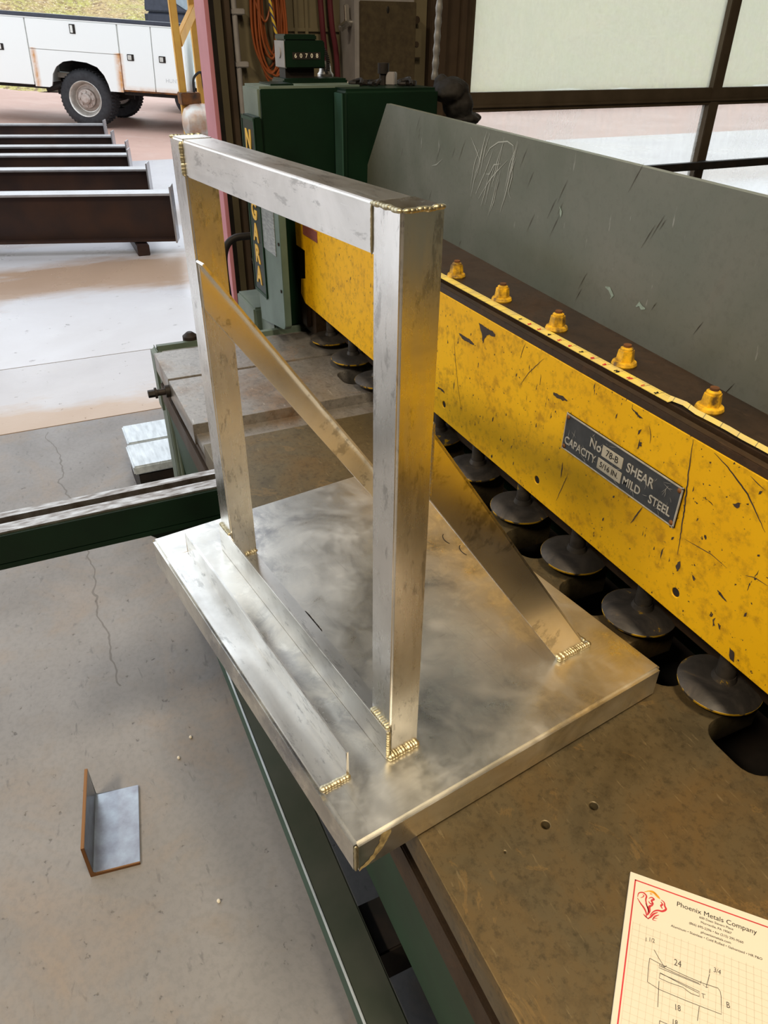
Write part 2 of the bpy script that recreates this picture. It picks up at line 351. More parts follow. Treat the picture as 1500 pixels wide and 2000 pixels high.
def truck_white():
    m, nt, b = _new('rusting_white_paint')
    v = coords(nt); tc = nt.nodes.new('ShaderNodeTexCoord'); sp = nt.nodes.new('ShaderNodeSeparateXYZ'); L(nt, tc.outputs['Object'], sp.inputs[0])
    n = noise(nt, v, 9, 5, 0.65)
    msk = None
    for (x, wd) in ((0.615, 0.085), (-0.66, 0.06)):
        d = math_(nt, 'ABSOLUTE', math_(nt, 'SUBTRACT', sp.outputs[0], x))
        k = math_(nt, 'SUBTRACT', 1.0, math_(nt, 'DIVIDE', d, wd), True)
        k = math_(nt, 'MULTIPLY', k, math_(nt, 'LESS_THAN', sp.outputs[2], 0.95))
        msk = k if msk is None else math_(nt, 'MAXIMUM', msk, k)
    kb = math_(nt, 'MULTIPLY', math_(nt, 'SUBTRACT', 0.545, sp.outputs[2], True), 9.0, True)
    kb = math_(nt, 'MULTIPLY', kb, math_(nt, 'GREATER_THAN', sp.outputs[0], 0.62))
    msk = math_(nt, 'MAXIMUM', msk, kb)
    f = math_(nt, 'MULTIPLY', msk, ramp(nt, n, [(0.3, 0.35), (0.62, 1.0)]))
    L(nt, mix(nt, f, (0.82, 0.84, 0.82), (0.56, 0.23, 0.03)), b.inputs['Base Color'])
    b.inputs['Roughness'].default_value = 0.4
    return m
M_TRUCK = truck_white()
def rope_mat():
    m, nt, b = _new('yellow_black_rope')
    tc = nt.nodes.new('ShaderNodeTexCoord'); sp = nt.nodes.new('ShaderNodeSeparateXYZ'); L(nt, tc.outputs['Object'], sp.inputs[0])
    s = math_(nt, 'ADD', math_(nt, 'MULTIPLY', sp.outputs[2], 42.0), math_(nt, 'MULTIPLY', sp.outputs[1], 60.0))
    f = math_(nt, 'GREATER_THAN', math_(nt, 'FRACT', s), 0.62)
    L(nt, mix(nt, f, (0.62, 0.42, 0.04), (0.05, 0.05, 0.12)), b.inputs['Base Color']); b.inputs['Roughness'].default_value = 0.7
    return m
M_ROPE = rope_mat()
def tape_mat():
    m, nt, b = _new('measuring_tape_print')
    v = coords(nt)
    tc = nt.nodes.new('ShaderNodeTexCoord'); sp = nt.nodes.new('ShaderNodeSeparateXYZ'); L(nt, tc.outputs['Object'], sp.inputs[0])
    x = sp.outputs[0]; y = sp.outputs[1]
    t1 = math_(nt, 'LESS_THAN', math_(nt, 'FRACT', math_(nt, 'DIVIDE', x, 0.0254)), 0.05)
    t2 = math_(nt, 'LESS_THAN', math_(nt, 'FRACT', math_(nt, 'DIVIDE', x, 0.00317)), 0.22)
    edge = math_(nt, 'GREATER_THAN', y, 0.606)
    t = math_(nt, 'MAXIMUM', math_(nt, 'MULTIPLY', t2, edge), t1)
    n = noise(nt, v, 40, 4)
    col = ramp(nt, n, [(0.35, (0.82, 0.62, 0.10)), (0.7, (0.62, 0.47, 0.16))])
    L(nt, mix(nt, math_(nt, 'MULTIPLY', t, 0.7), col, (0.06, 0.05, 0.04)), b.inputs['Base Color']); b.inputs['Roughness'].default_value = 0.35
    return m
M_TAPE = tape_mat()
def angle_mat():
    m, nt, b = _new('mill_scale_angle')
    v = coords(nt); tc = nt.nodes.new('ShaderNodeTexCoord'); sp = nt.nodes.new('ShaderNodeSeparateXYZ'); L(nt, tc.outputs['Object'], sp.inputs[0])
    n = noise(nt, v, 26, 5, 0.6)
    col = ramp(nt, n, [(0.35, (0.33, 0.36, 0.40)), (0.7, (0.22, 0.22, 0.25))])
    e = math_(nt, 'MAXIMUM', math_(nt, 'GREATER_THAN', sp.outputs[1], 0.0975), math_(nt, 'LESS_THAN', sp.outputs[0], 0.004))
    e = math_(nt, 'MAXIMUM', e, math_(nt, 'GREATER_THAN', sp.outputs[2], 0.0985))
    L(nt, mix(nt, e, col, (0.20, 0.085, 0.025)), b.inputs['Base Color'])
    b.inputs['Metallic'].default_value = 0.7; b.inputs['Roughness'].default_value = 0.3
    return m
M_ANGLE = angle_mat()

# ------------------------------------------------------------------ mesh helpers
class MB:
    def __init__(s): s.bm = bmesh.new()
    def box(s, x0, x1, y0, y1, z0, z1, bev=0.0, seg=2):
        r = bmesh.ops.create_cube(s.bm, size=1.0)
        vs = r['verts']
        for v in vs:
            v.co = Vector(((x0 + x1) / 2 + v.co.x * (x1 - x0), (y0 + y1) / 2 + v.co.y * (y1 - y0), (z0 + z1) / 2 + v.co.z * (z1 - z0)))
        if bev:
            es = list({e for v in vs for e in v.link_edges})
            bmesh.ops.bevel(s.bm, geom=es, offset=bev, segments=seg, affect='EDGES', clamp_overlap=True)
        return s
    def hexa(s, pts, bev=0.0):   # 8 points: bottom 4 ccw, top 4 ccw
        vs = [s.bm.verts.new(p) for p in pts]
        fs = [(3, 2, 1, 0), (4, 5, 6, 7), (0, 1, 5, 4), (1, 2, 6, 5), (2, 3, 7, 6), (3, 0, 4, 7)]
        for f in fs: s.bm.faces.new([vs[i] for i in f])
        if bev:
            es = list({e for v in vs for e in v.link_edges})
            bmesh.ops.bevel(s.bm, geom=es, offset=bev, segments=2, affect='EDGES', clamp_overlap=True)
        return s
    def beam(s, p0, p1, up, w, h, bev=0.0):
        p0 = Vector(p0); p1 = Vector(p1); d = (p1 - p0).normalized(); up = Vector(up)
        sd = d.cross(up).normalized(); up = sd.cross(d).normalized()
        a = [(-w / 2, -h / 2), (w / 2, -h / 2), (w / 2, h / 2), (-w / 2, h / 2)]
        P = [p0 + sd * x + up * y for x, y in a] + [p1 + sd * x + up * y for x, y in a]
        return s.hexa([P[0], P[1], P[2], P[3], P[4], P[5], P[6], P[7]], bev)
    def cyl(s, p0, p1, r, r2=None, seg=24, caps=True):
        p0 = Vector(p0); p1 = Vector(p1); r2 = r if r2 is None else r2
        q = (p1 - p0).to_track_quat('Z', 'Y').to_matrix()
        A = []; B = []
        for i in range(seg):
            a = 2 * PI * i / seg; o = q @ Vector((math.cos(a), math.sin(a), 0))
            A.append(s.bm.verts.new(p0 + o * r)); B.append(s.bm.verts.new(p1 + o * r2))
        for i in range(seg):
            j = (i + 1) % seg; s.bm.faces.new((A[i], A[j], B[j], B[i]))
        if caps: s.bm.faces.new(A[::-1]); s.bm.faces.new(B)
        return s
    def lathe(s, prof, c, axis=(0, 0, 1), seg=36):
        c = Vector(c); q = Vector(axis).to_track_quat('Z', 'Y').to_matrix(); rings = []
        for (r, h) in prof:
            if r < 1e-6: rings.append([s.bm.verts.new(c + q @ Vector((0, 0, h)))]); continue
            rings.append([s.bm.verts.new(c + q @ Vector((r * math.cos(2 * PI * i / seg), r * math.sin(2 * PI * i / seg), h))) for i in range(seg)])
        for a, b in zip(rings[:-1], rings[1:]):
            for i in range(seg):
                j = (i + 1) % seg
                if len(a) == 1 and len(b) == 1: continue
                if len(a) == 1: s.bm.faces.new((a[0], b[i], b[j]))
                elif len(b) == 1: s.bm.faces.new((a[i], a[j], b[0]))
                else: s.bm.faces.new((a[i], a[j], b[j], b[i]))
        return s
    def tube(s, pts, r, seg=10, closed=False, smooth=0):
        pts = [Vector(p) for p in pts]
        if smooth:
            out = []
            n = len(pts)
            for i in range(n - 1 if not closed else n):
                p0 = pts[(i - 1) % n] if (closed or i > 0) else pts[0]
                p1 = pts[i]; p2 = pts[(i + 1) % n]
                p3 = pts[(i + 2) % n] if (closed or i + 2 < n) else pts[-1]
                for k in range(smooth):
                    t = k / smooth
                    out.append(0.5 * ((2 * p1) + (-p0 + p2) * t + (2 * p0 - 5 * p1 + 4 * p2 - p3) * t * t + (-p0 + 3 * p1 - 3 * p2 + p3) * t ** 3))
            if not closed: out.append(pts[-1])
            pts = out
        rings = []; n = len(pts)
        ref = Vector((0.3, 0.5, 0.81)).normalized()
        for i, p in enumerate(pts):
            a = pts[(i - 1) % n] if (closed or i > 0) else p
            b = pts[(i + 1) % n] if (closed or i < n - 1) else p
            d = (b - a).normalized()
            u = d.cross(ref)
            if u.length < 1e-3: u = d.cross(Vector((1, 0, 0)))
            u.normalize(); w = d.cross(u).normalized(); ref = (ref - d * ref.dot(d)); ref = ref.normalized() if ref.length > 1e-4 else Vector((0, 0, 1))
            rr = r(i / max(1, n - 1)) if callable(r) else r
            rings.append([s.bm.verts.new(p + (u * math.cos(2 * PI * k / seg) + w * math.sin(2 * PI * k / seg)) * rr) for k in range(seg)])
        m = n if closed else n - 1
        for i in range(m):
            A = rings[i]; B = rings[(i + 1) % n]
            for k in range(seg):
                j = (k + 1) % seg; s.bm.faces.new((A[k], A[j], B[j], B[k]))
        if not closed: s.bm.faces.new(rings[0][::-1]); s.bm.faces.new(rings[-1])
        return s
    def ell(s, c, rx, ry, rz, u=14, v=10, rot=None):
        r = bmesh.ops.create_uvsphere(s.bm, u_segments=u, v_segments=v, radius=1.0)
        M = Matrix.Translation(Vector(c)) @ (rot.to_4x4() if rot else Matrix.Identity(4)) @ Matrix.Diagonal((rx, ry, rz, 1))
        for vv in r['verts']: vv.co = M @ vv.co
        return s
    def prism(s, poly, fn, a, b, bev=0.0):   # poly 2-D, fn(u, v, t) -> xyz
        A = [s.bm.verts.new(fn(u, v, a)) for u, v in poly]; B = [s.bm.verts.new(fn(u, v, b)) for u, v in poly]
        n = len(poly)
        f1 = s.bm.faces.new(A[::-1]); f2 = s.bm.faces.new(B)
        for i in range(n):
            j = (i + 1) % n; s.bm.faces.new((A[i], A[j], B[j], B[i]))
        if bev: bmesh.ops.bevel(s.bm, geom=list({e for v in A + B for e in v.link_edges}), offset=bev, segments=2, affect='EDGES', clamp_overlap=True)
        return s
    def build(s, name, mat, parent=None, loc=None, ang=35):
        bmesh.ops.recalc_face_normals(s.bm, faces=s.bm.faces[:])
        me = bpy.data.meshes.new(name); s.bm.to_mesh(me); s.bm.free()
        return link(name, me, mat, parent, loc, ang)
def link(name, me, mat, parent=None, loc=None, ang=35):
    if mat is not None:
        me.materials.clear(); me.materials.append(mat)
    if ang:
        for p in me.polygons: p.use_smooth = True
        try: me.set_sharp_from_angle(angle=math.radians(ang))
        except Exception: pass
    o = bpy.data.objects.new(name, me); COL.objects.link(o)
    if parent is not None: o.parent = parent
    if loc is not None: o.location = loc
    return o
def tag(o, label, cat, group=None, kind=None):
    o['label'] = label; o['category'] = cat
    if group: o['group'] = group
    if kind: o['kind'] = kind
    return o
def struct(o): o['kind'] = 'structure'; return o
def empty(name, loc, rot=(0, 0, 0)):
    o = bpy.data.objects.new(name, None); COL.objects.link(o); o.empty_display_size = 0.1
    o.location = loc; o.rotation_euler = rot
    return o
def dup(o, parent=None):
    c = o.copy(); COL.objects.link(c)
    if parent is not None: c.parent = parent
    for ch in [k for k in bpy.data.objects if k.parent == o]: dup(ch, c)
    return c
def from_curve(cu):
    o = bpy.data.objects.new('tmp', cu); COL.objects.link(o)
    bpy.context.view_layer.update()
    dg = bpy.context.evaluated_depsgraph_get()
    me = bpy.data.meshes.new_from_object(o.evaluated_get(dg))
    bpy.data.objects.remove(o); bpy.data.curves.remove(cu)
    return me
def plate2d(outlines, depth, bev=0.0):
    """flat plate with holes: outlines[0] outer, the rest holes; centred in z with the given thickness"""
    cu = bpy.data.curves.new('plate', 'CURVE'); cu.dimensions = '2D'; cu.fill_mode = 'BOTH'
    cu.extrude = depth / 2 - bev; cu.bevel_depth = bev; cu.bevel_resolution = 1
    for pts in outlines:
        sp = cu.splines.new('POLY'); sp.points.add(len(pts) - 1); sp.use_cyclic_u = True
        for p, (x, y) in zip(sp.points, pts): p.co = (x, y, 0, 1)
    return from_curve(cu)
def circ(cx, cy, r, n=16): return [(cx + r * math.cos(2 * PI * i / n), cy + r * math.sin(2 * PI * i / n)) for i in range(n)]
def text(s, size, mat, parent, origin, ex, ey, align='LEFT', bold=0.0, name='lettering', depth=0.0006, spacing=1.0, xs=1.0):
    cu = bpy.data.curves.new('t', 'FONT'); cu.body = s; cu.size = size; cu.align_x = align; cu.align_y = 'CENTER'
    cu.extrude = depth; cu.offset = bold * size; cu.space_character = spacing; cu.resolution_u = 3
    me = from_curve(cu)
    ex = Vector(ex).normalized(); ey = Vector(ey).normalized(); ez = ex.cross(ey)
    M = Matrix((( ex.x * xs, ey.x, ez.x), (ex.y * xs, ey.y, ez.y), (ex.z * xs, ey.z, ez.z))).to_4x4()
    M.translation = Vector(origin)
    me.transform(M)
    return link(name, me, mat, parent, None, 0)
def stroke(mb, pts, w, fn, h=0.0004, taper=False):
    """flat ribbon along 2-D pts mapped by fn(x,y,z)"""
    n = len(pts)
    Lf = []; Rt = []
    for i, (x, y) in enumerate(pts):
        a = pts[max(0, i - 1)]; b = pts[min(n - 1, i + 1)]
        d = Vector((b[0] - a[0], b[1] - a[1])); d = d.normalized() if d.length > 0 else Vector((1, 0)); nn = Vector((-d.y, d.x))
        ww = w / 2 * ((math.sin(PI * (0.08 + 0.84 * i / max(1, n - 1)))) if taper else 1.0)
        Lf.append(mb.bm.verts.new(fn(x + nn.x * ww, y + nn.y * ww, h))); Rt.append(mb.bm.verts.new(fn(x - nn.x * ww, y - nn.y * ww, h)))
    for i in range(n - 1): mb.bm.faces.new((Lf[i], Lf[i + 1], Rt[i + 1], Rt[i]))
def weld(parent, p0, p1, r, up=(0, 0, 1), mat=None, label=None, pitch=0.0034):
    p0 = Vector(p0); p1 = Vector(p1); dn = (p1 - p0).normalized(); p0 = p0 + dn * pitch * 1.1; p1 = p1 - dn * pitch * 1.1; d = p1 - p0; n = max(3, int(d.length / pitch))
    mb = MB(); q = dn.to_track_quat('X', 'Z').to_matrix()
    rg = random.Random(int(abs(p0.x * 7919 + p0.y * 331 + p1.z * 97) * 1000))
    for i in range(n + 1):
        k = rg.uniform(0.88, 1.1)
        mb.ell(p0 + d * (i / n) + Vector((0, 0, rg.uniform(-.0004, .0004))), pitch * 1.25, r * k, r * k * 0.75, 10, 8, q)
    o = mb.build('weld_bead', mat or M_WELD, parent, ang=50)
    return o
# ------------------------------------------------------------------ setting: floor, ground, walls
WX = -2.3                       # inner face of the door wall
mb = MB(); mb.box(-2.246, 7.5, -6, 6.5, -0.12, 0); fl = struct(mb.build('floor', M_FLOOR, ang=0))
mb = MB(); mb.box(-3.024, -2.254, -7, 11, -0.12, 0); struct(mb.build('concrete_threshold', M_APR1, ang=0))
mb = MB(); mb.box(-9.9, -3.032, -12, 16, -0.12, 0); struct(mb.build('concrete_apron', M_APR2, ang=0))
mb = MB(); mb.box(-3.1, -2.15, -6.5, 10, -0.14, -0.012); struct(mb.build('floor_joint_filler', M_CONCR_D, ang=0))
def ground_z(x, y):
    a = (x + 12.784) * 0.4308 + (y - 1.198) * 0.9025
    t = min(1, max(0, (-9.9 - x) / 2.2)); t = t * t * (3 - 2 * t)
    return t * (0.105 - 0.05 * max(-8, min(4, a))) - 0.002
def grid(name, xs, ys, zf, mat):
    mb = MB(); V = [[mb.bm.verts.new((x, y, zf(x, y))) for y in ys] for x in xs]
    for i in range(len(xs) - 1):
        for j in range(len(ys) - 1): mb.bm.faces.new((V[i][j], V[i + 1][j], V[i + 1][j + 1], V[i][j + 1]))
    return mb.build(name, mat, ang=60)
struct(grid('dirt_yard', [-9.9 - 0.5 * i for i in range(20)], [-14 + i for i in range(45)], ground_z, M_DIRT))
rg = random.Random(3)
def hill_z(x, y):
    t = (-18.6 - x)
    return 0.15 - 0.03 * y * 0.3 + t * 0.30 + 0.12 * math.sin(x * 1.7 + y * 0.9) + 0.1 * math.sin(y * 2.3 - x) + rg.uniform(-.05, .05)
struct(grid('grass_bank', [-18.6 - 0.7 * i for i in range(26)], [-22 + 0.9 * i for i in range(70)], hill_z, M_GRASS))
# door wall (left side of the shop): open bay, steel column, cream panel, glazed door, lintel
OPEN_Y0, OPEN_Y1 = -5.5, 0.70
WIN_Y0, WIN_Y1 = 1.86, 6.3
DOOR_H = 4.4
mb = MB()
mb.box(WX - 0.1, WX, 0.745, 1.66, 0, DOOR_H)
mb.box(WX - 0.1, WX + 0.0, -6, WIN_Y1 + .3, DOOR_H, 5.2)
mb.box(WX - 0.1, WX, -6, OPEN_Y0, 0, DOOR_H)
wl = struct(mb.build('wall_left', M_CREAM, ang=0))
mb = MB()
for y in (0.845, 1.075, 1.12, 1.59): mb.box(WX, WX + 0.012, y - 0.006, y + 0.006, 0, 3.2)
mb.box(WX, WX + 0.01, 1.02, 1.26, 1.47, 1.482)
struct(mb.build('trim_1', M_CREAM, ang=0))
mb = MB(); mb.box(WX - 0.1, WX + 0.03, 1.665, 1.86, 0, DOOR_H, 0.004); mb.box(WX, WX + .06, 1.69, 1.73, 0, DOOR_H, .003); mb.box(WX, WX + .05, 1.80, 1.83, 0, DOOR_H, .003)
struct(mb.build('trim_2', M_BROWNT, ang=0))
mb = MB(); mb.box(-2.36, -2.25, 0.716, 0.745, 0, DOOR_H)
struct(mb.build('trim_3', M_BLACK, ang=0))
mb = MB(); mb.box(WX - .02, WX + .05, 0.785, 0.805, 0, DOOR_H, .002)
struct(mb.build('trim_4', M_BROWNT, ang=0))
mb = MB(); mb.box(WX - 0.1, WX, 6.3, 6.6, 0, 5.2); struct(mb.build('wall_left_end', M_DKWALL, ang=0))
mb = MB(); mb.box(WX, 7.6, 6.5, 6.6, 0, 5.2); struct(mb.build('wall_back', M_DKWALL, ang=0))
mb = MB(); mb.box(7.5, 7.6, -6, 6.5, 0, 5.2); struct(mb.build('wall_right', M_DKWALL, ang=0))
mb = MB(); mb.box(WX, 7.6, -6.1, -6, 0, 5.2); struct(mb.build('wall_front', M_DKWALL, ang=0))
mb = MB(); mb.box(WX - .1, 7.6, -6.1, 6.6, 5.2, 5.3); struct(mb.build('ceiling', M_DKWALL, ang=0))
# glazed sectional door
rails = [(0.0, 0.09), (0.55, 0.63), (1.165, 1.245), (1.78, 1.86), (2.39, 2.47), (3.0, 3.08), (3.61, 3.69), (4.25, 4.4)]
stiles = [(1.86, 1.895), (3.37, 3.435), (4.88, 4.945), (6.2, 6.3)]
dr = struct(empty('window_1', (WX, 4.0, 0)))
dr2 = lambda mb, nm, mt: mb.build(nm, mt, dr)
for z0, z1 in rails:
    mb = MB(); mb.box(-0.05, 0.0, WIN_Y0 - 4, WIN_Y1 - 4, z0, z1, 0.003)
    if z0 in (0.55, 1.165, 1.78, 2.39): mb.box(0, .012, WIN_Y0 - 4, WIN_Y1 - 4, z0 + .018, z0 + .03, .002)
    dr2(mb, 'rail', M_DOORF)
for y0, y1 in stiles:
    mb = MB(); mb.box(-0.048, 0.006, y0 - 4, y1 - 4, 0, 4.4, 0.003); dr2(mb, 'stile', M_DOORF)
for i in range(7):
    for j in range(3):
        mb = MB(); mb.box(-0.03, -0.026, stiles[j][1] - 4, stiles[j + 1][0] - 4, rails[i][1], rails[i + 1][0])
        dr2(mb, 'glass_pane', M_GLASSU if i >= 2 else M_GLASSL)
mb = MB(); mb.box(0.05, 0.085, 2.2 - 4, 6.2 - 4, 0.862, 0.9, 0.003); mb.box(0.0, .06, 3.38 - 4, 3.42 - 4, .865, .897); mb.box(0.0, .06, 5 - 4, 5.04 - 4, .865, .897); dr2(mb, 'reinforcing_bar', M_BLACK)
# pink column
mb = MB(); mb.box(-2.36, -2.2, 0.698, 0.714, 0, 5.2, 0.002)
tag(mb.build('steel_column', M_PINK), 'pink painted steel column standing at the edge of the open doorway', 'column')
# ------------------------------------------------------------------ POWER SHEAR (one machine)
SH = empty('metal_shear', (0.3, 0.4, 0))
tag(SH, 'large green and yellow sheet metal shear with a brown steel bed', 'machine')
OFF = Vector((0.3, 0.4, 0))
class SMB(MB):
    pass
def sh_build(mb, name, mat, parent=None, ang=35):
    o = mb.build(name, mat, parent or SH, ang=ang)
    if parent is None or parent is SH: o.location = -OFF
    return o
BZ = 0.7605
pitch = 0.154
FEET = [0.5815 + pitch * k for k in range(-9, 8)]
# bed plates
def notch(cx, half=0.046, front=0.55, rad=0.03, back=0.66):
    pts = [(cx - half, back), (cx - half, front + rad)]
    for i in range(1, 6):
        a = PI + (PI / 2) * i / 6; pts.append((cx - half + rad + rad * math.cos(a), front + rad + rad * math.sin(a)))
    pts.append((cx - half + rad, front)); pts.append((cx + half - rad, front))
    for i in range(1, 6):
        a = 1.5 * PI + (PI / 2) * i / 6; pts.append((cx + half - rad + rad * math.cos(a), front + rad + rad * math.sin(a)))
    pts += [(cx + half, front + rad), (cx + half, back)]
    return pts
def bed_plate(u0, u1, holes, mat, v0=0.165, v1=0.66):
    out = [(u0, v0), (u1, v0), (u1, v1)]
    for c in reversed([f + pitch / 2 for f in FEET]):
        if u0 + 0.06 < c < u1 - 0.06: out += notch(c)[::-1]
    out.append((u0, v1))
    me = plate2d([out] + holes, 0.05, 0.0015)
    me.transform(Matrix.Translation((0, 0, BZ - 0.025)))
    o = link('bed_plate', me, mat, SH); o.location = -OFF
    return o
def holepx(x, y, r): return circ(x, y, r, 14)
bed_plate(-0.370, 1.75, [holepx(0.6467, 0.2975, 0.0062), holepx(0.6498, 0.3605, 0.0062), holepx(0.655, 0.24, .0025)], M_BED)
p = bed_plate(-0.728, -0.472, [], M_BEDG); p['label'] = 'scratched grey bed plate at the left'
p = bed_plate(-0.926, -0.743, [], M_BEDG); p['label'] = 'narrow brownish grey bed plate'
mb = MB(); mb.box(-0.957, -0.9275, 0.187, 0.66, BZ - .05, BZ - 0.008, .002); sh_build(mb, 'bed_plate', M_BEDG)
mb = MB(); mb.box(-0.471, -0.371, 0.168, 0.62, BZ - .06, BZ - 0.024, .001); sh_build(mb, 'bed_gap_strip', M_BEDG)
mb = MB(); mb.box(-0.7425, -0.7285, 0.172, 0.62, BZ - .05, BZ - 0.03); sh_build(mb, 'slot_shade', M_BLACK)  # black strip gives the slot its shade
# bed casting
mb = MB(); mb.box(-1.0, -0.957, 0.166, 0.62, 0.58, BZ + 0.001, 0.014, 4); mb.box(-1.0, -0.927, 0.164, 0.186, 0.58, BZ, .010, 3)
sh_build(mb, 'bed_end_rim', M_GREENP)
mb = MB(); mb.box(-0.95, 1.75, 0.20, 0.54, 0.36, 0.705); mb.box(-0.95, 1.75, 0.5, 0.9, 0.30, 0.60); sh_build(mb, 'bed_casting_dark_fill', M_BLACK)  # casting kept black, rear block added to darken the notches from below
mb = MB(); mb.box(-0.84, 1.75, 0.166, 0.21, 0.715, 0.765 - .0545, .001); mb.box(-0.90, 1.75, 0.167, 0.2, 0.70, 0.7108, .001); sh_build(mb, 'front_rail', M_RAIL)
mb = MB(); mb.box(-0.90, 1.75, 0.164, 0.21, 0.632, 0.688, .002); sh_build(mb, 'front_rail', M_RAIL)
mb = MB(); mb.hexa([(-0.86, 0.19, 0.38), (1.75, 0.19, 0.38), (1.75, 0.22, 0.38), (-.86, .22, .38), (-0.86, 0.168, 0.632), (1.75, 0.168, 0.632), (1.75, 0.22, 0.632), (-.86, .22, .632)])
sh_build(mb, 'green_apron', M_APRON)
mb = MB(); mb.box(-0.99, -0.90, 0.17, 0.72, 0, 0.70, .006); mb.cyl((-.895, .178, 0.05), (-.895, .178, .62), .008); mb.cyl((-.865, .182, 0.05), (-.865, .182, .62), .006)
sh_build(mb, 'end_leg', M_GREENP)
mb = MB(); mb.box(1.64, 1.74, 0.17, 0.8, 0, 0.70, .006); sh_build(mb, 'end_leg', M_GREENP)
# bolt poking out of the bed front, knob behind
mb = MB(); mb.cyl((-0.735, 0.166, 0.732), (-0.735, 0.125, 0.732), 0.008, seg=16); mb.cyl((-0.735, 0.166, 0.732), (-0.735, 0.152, 0.732), 0.015, seg=20)
mb.cyl((-0.735, 0.127, 0.732), (-0.735, 0.111, 0.732), 0.0095, seg=6); mb.cyl((-.735, .132, .732), (-.735, .127, .732), .0135, seg=18)
sh_build(mb, 'stop_bolt', M_BLACK)
mb = MB(); mb.lathe([(0, 0), (.018, 0), (.02, .006), (.02, .02), (.008, .03), (0, .03)], (-0.995, 0.275, BZ - .01), (0, 0, 1)); mb.cyl((-.995, .275, .70), (-.995, .275, .76), .012)
sh_build(mb, 'round_knob', M_BLACK)
# squaring arm
mb = MB(); mb.box(-0.262, -0.244, -0.62, 0.165, 0.70, BZ); mb.box(-0.224, -0.196, -0.62, 0.165, 0.70, BZ)
arm = sh_build(mb, 'squaring_arm', M_ARM, ang=0); arm['label'] = 'grooved steel squaring arm running out to the left'
mb = MB(); mb.box(-0.2445, -0.2235, -0.62, 0.165, 0.70, 0.735); o = mb.build('groove_bottom', M_RAIL, arm, ang=0)
mb = MB(); mb.box(-0.1955, -0.189, -0.62, 0.166, 0.702, BZ - .004); mb.box(-.262, -.189, -.62, .166, .69, .70)
o = mb.build('green_side', M_GREEN, arm, ang=0); o['label'] = 'dark green painted side of the arm'
mb = MB(); mb.prism([(0.166, 0.695), (0.166, 0.55), (0.0, 0.695)], lambda u, v, t: (t, u, v), -0.235, -0.2); mb.box(-.26, -.16, .158, .166, .56, .70, .002)
sh_build(mb, 'arm_bracket', M_GREEN)
# treadle
mb = MB(); mb.box(-0.75, 1.7, 0.130, 0.192, 0.14, 0.2, 0.003)
tr = sh_build(mb, 'foot_treadle', M_TREAD); tr['label'] = 'long green foot bar with a worn bright edge near the floor'
mb = MB(); mb.box(-0.75, 1.7, 0.1275, 0.1315, 0.197, 0.2012, .0008); mb.build('worn_edge', M_BARS, tr)
mb = MB(); mb.box(-0.75, 1.7, 0.1275, 0.1302, 0.145, 0.196); o = mb.build('front_face', M_TEAL, tr)
for u in (0.39, 1.35, -0.6):
    mb = MB(); mb.box(u - .05, u + .045, 0.19, 0.27, 0.06, 0.16, .003); mb.box(u - .03, u + .03, 0.26, 0.6, 0.08, 0.14, .003)
    mb.build('treadle_arm', M_BLACK, tr)
# hold-downs
for k, u in enumerate(FEET):
    if u < -0.86 or u > 1.7: continue
    mb = MB(); mb.lathe([(0, 0), (0.048, 0), (0.0525, 0.003), (0.053, 0.006), (0.046, 0.0105), (0.03, 0.014), (0.0, 0.016)], (u, 0.614, BZ + 0.013), seg=40)
    f = sh_build(mb, 'hold_down_foot', M_FOOT, ang=40)
    mb = MB(); mb.cyl((u, 0.618, BZ + 0.02), (u, 0.618, 0.87), 0.0125, seg=18); mb.cyl((u, .618, BZ + .02), (u, .618, BZ + .036), .019, .0135, seg=18)
    mb.build('shaft', M_FOOT, f)
# beam face plate with holes
prof = [(-0.932, 1.092), (-0.93, 1.0), (-0.864, 1.0), (-0.870, 0.925), (-0.905, 0.915), (-0.912, 0.876), (-0.88, 0.858), (1.75, 0.858), (1.75, 1.092)]
me = plate2d([prof] + [circ(-0.103 + 0.3055 * k, 0.889, 0.0075, 14) for k in range(6)], 0.016, 0.0012)
me.transform(Matrix(((1, 0, 0, 0), (0, 0, -1, 0.583), (0, 1, 0, 0), (0, 0, 0, 1))))
o = link('beam_face', me, M_YEL, SH); o.location = -OFF
o['label'] = 'chipped yellow painted face of the beam'
mb = MB(); mb.box(-0.90, 1.75, 0.5755, 0.5875, 1.0925, 1.1035, .001); mb.box(-.84, 1.75, .5915, .6005, .9, 1.088); sh_build(mb, 'beam_edge_strip', M_RAIL)
mb = MB(); mb.box(-0.93, 1.75, 0.598, 0.612, 0.87, 1.1035); mb.box(-0.93, 1.75, 0.612, 0.755, 1.05, 1.105, .001); mb.box(-.84, 1.75, .64, .70, .78, 1.05)  # low rear box added to block light from behind the feet
o = sh_build(mb, 'beam_top', M_RAIL); o['label'] = 'dusty brown top of the beam'
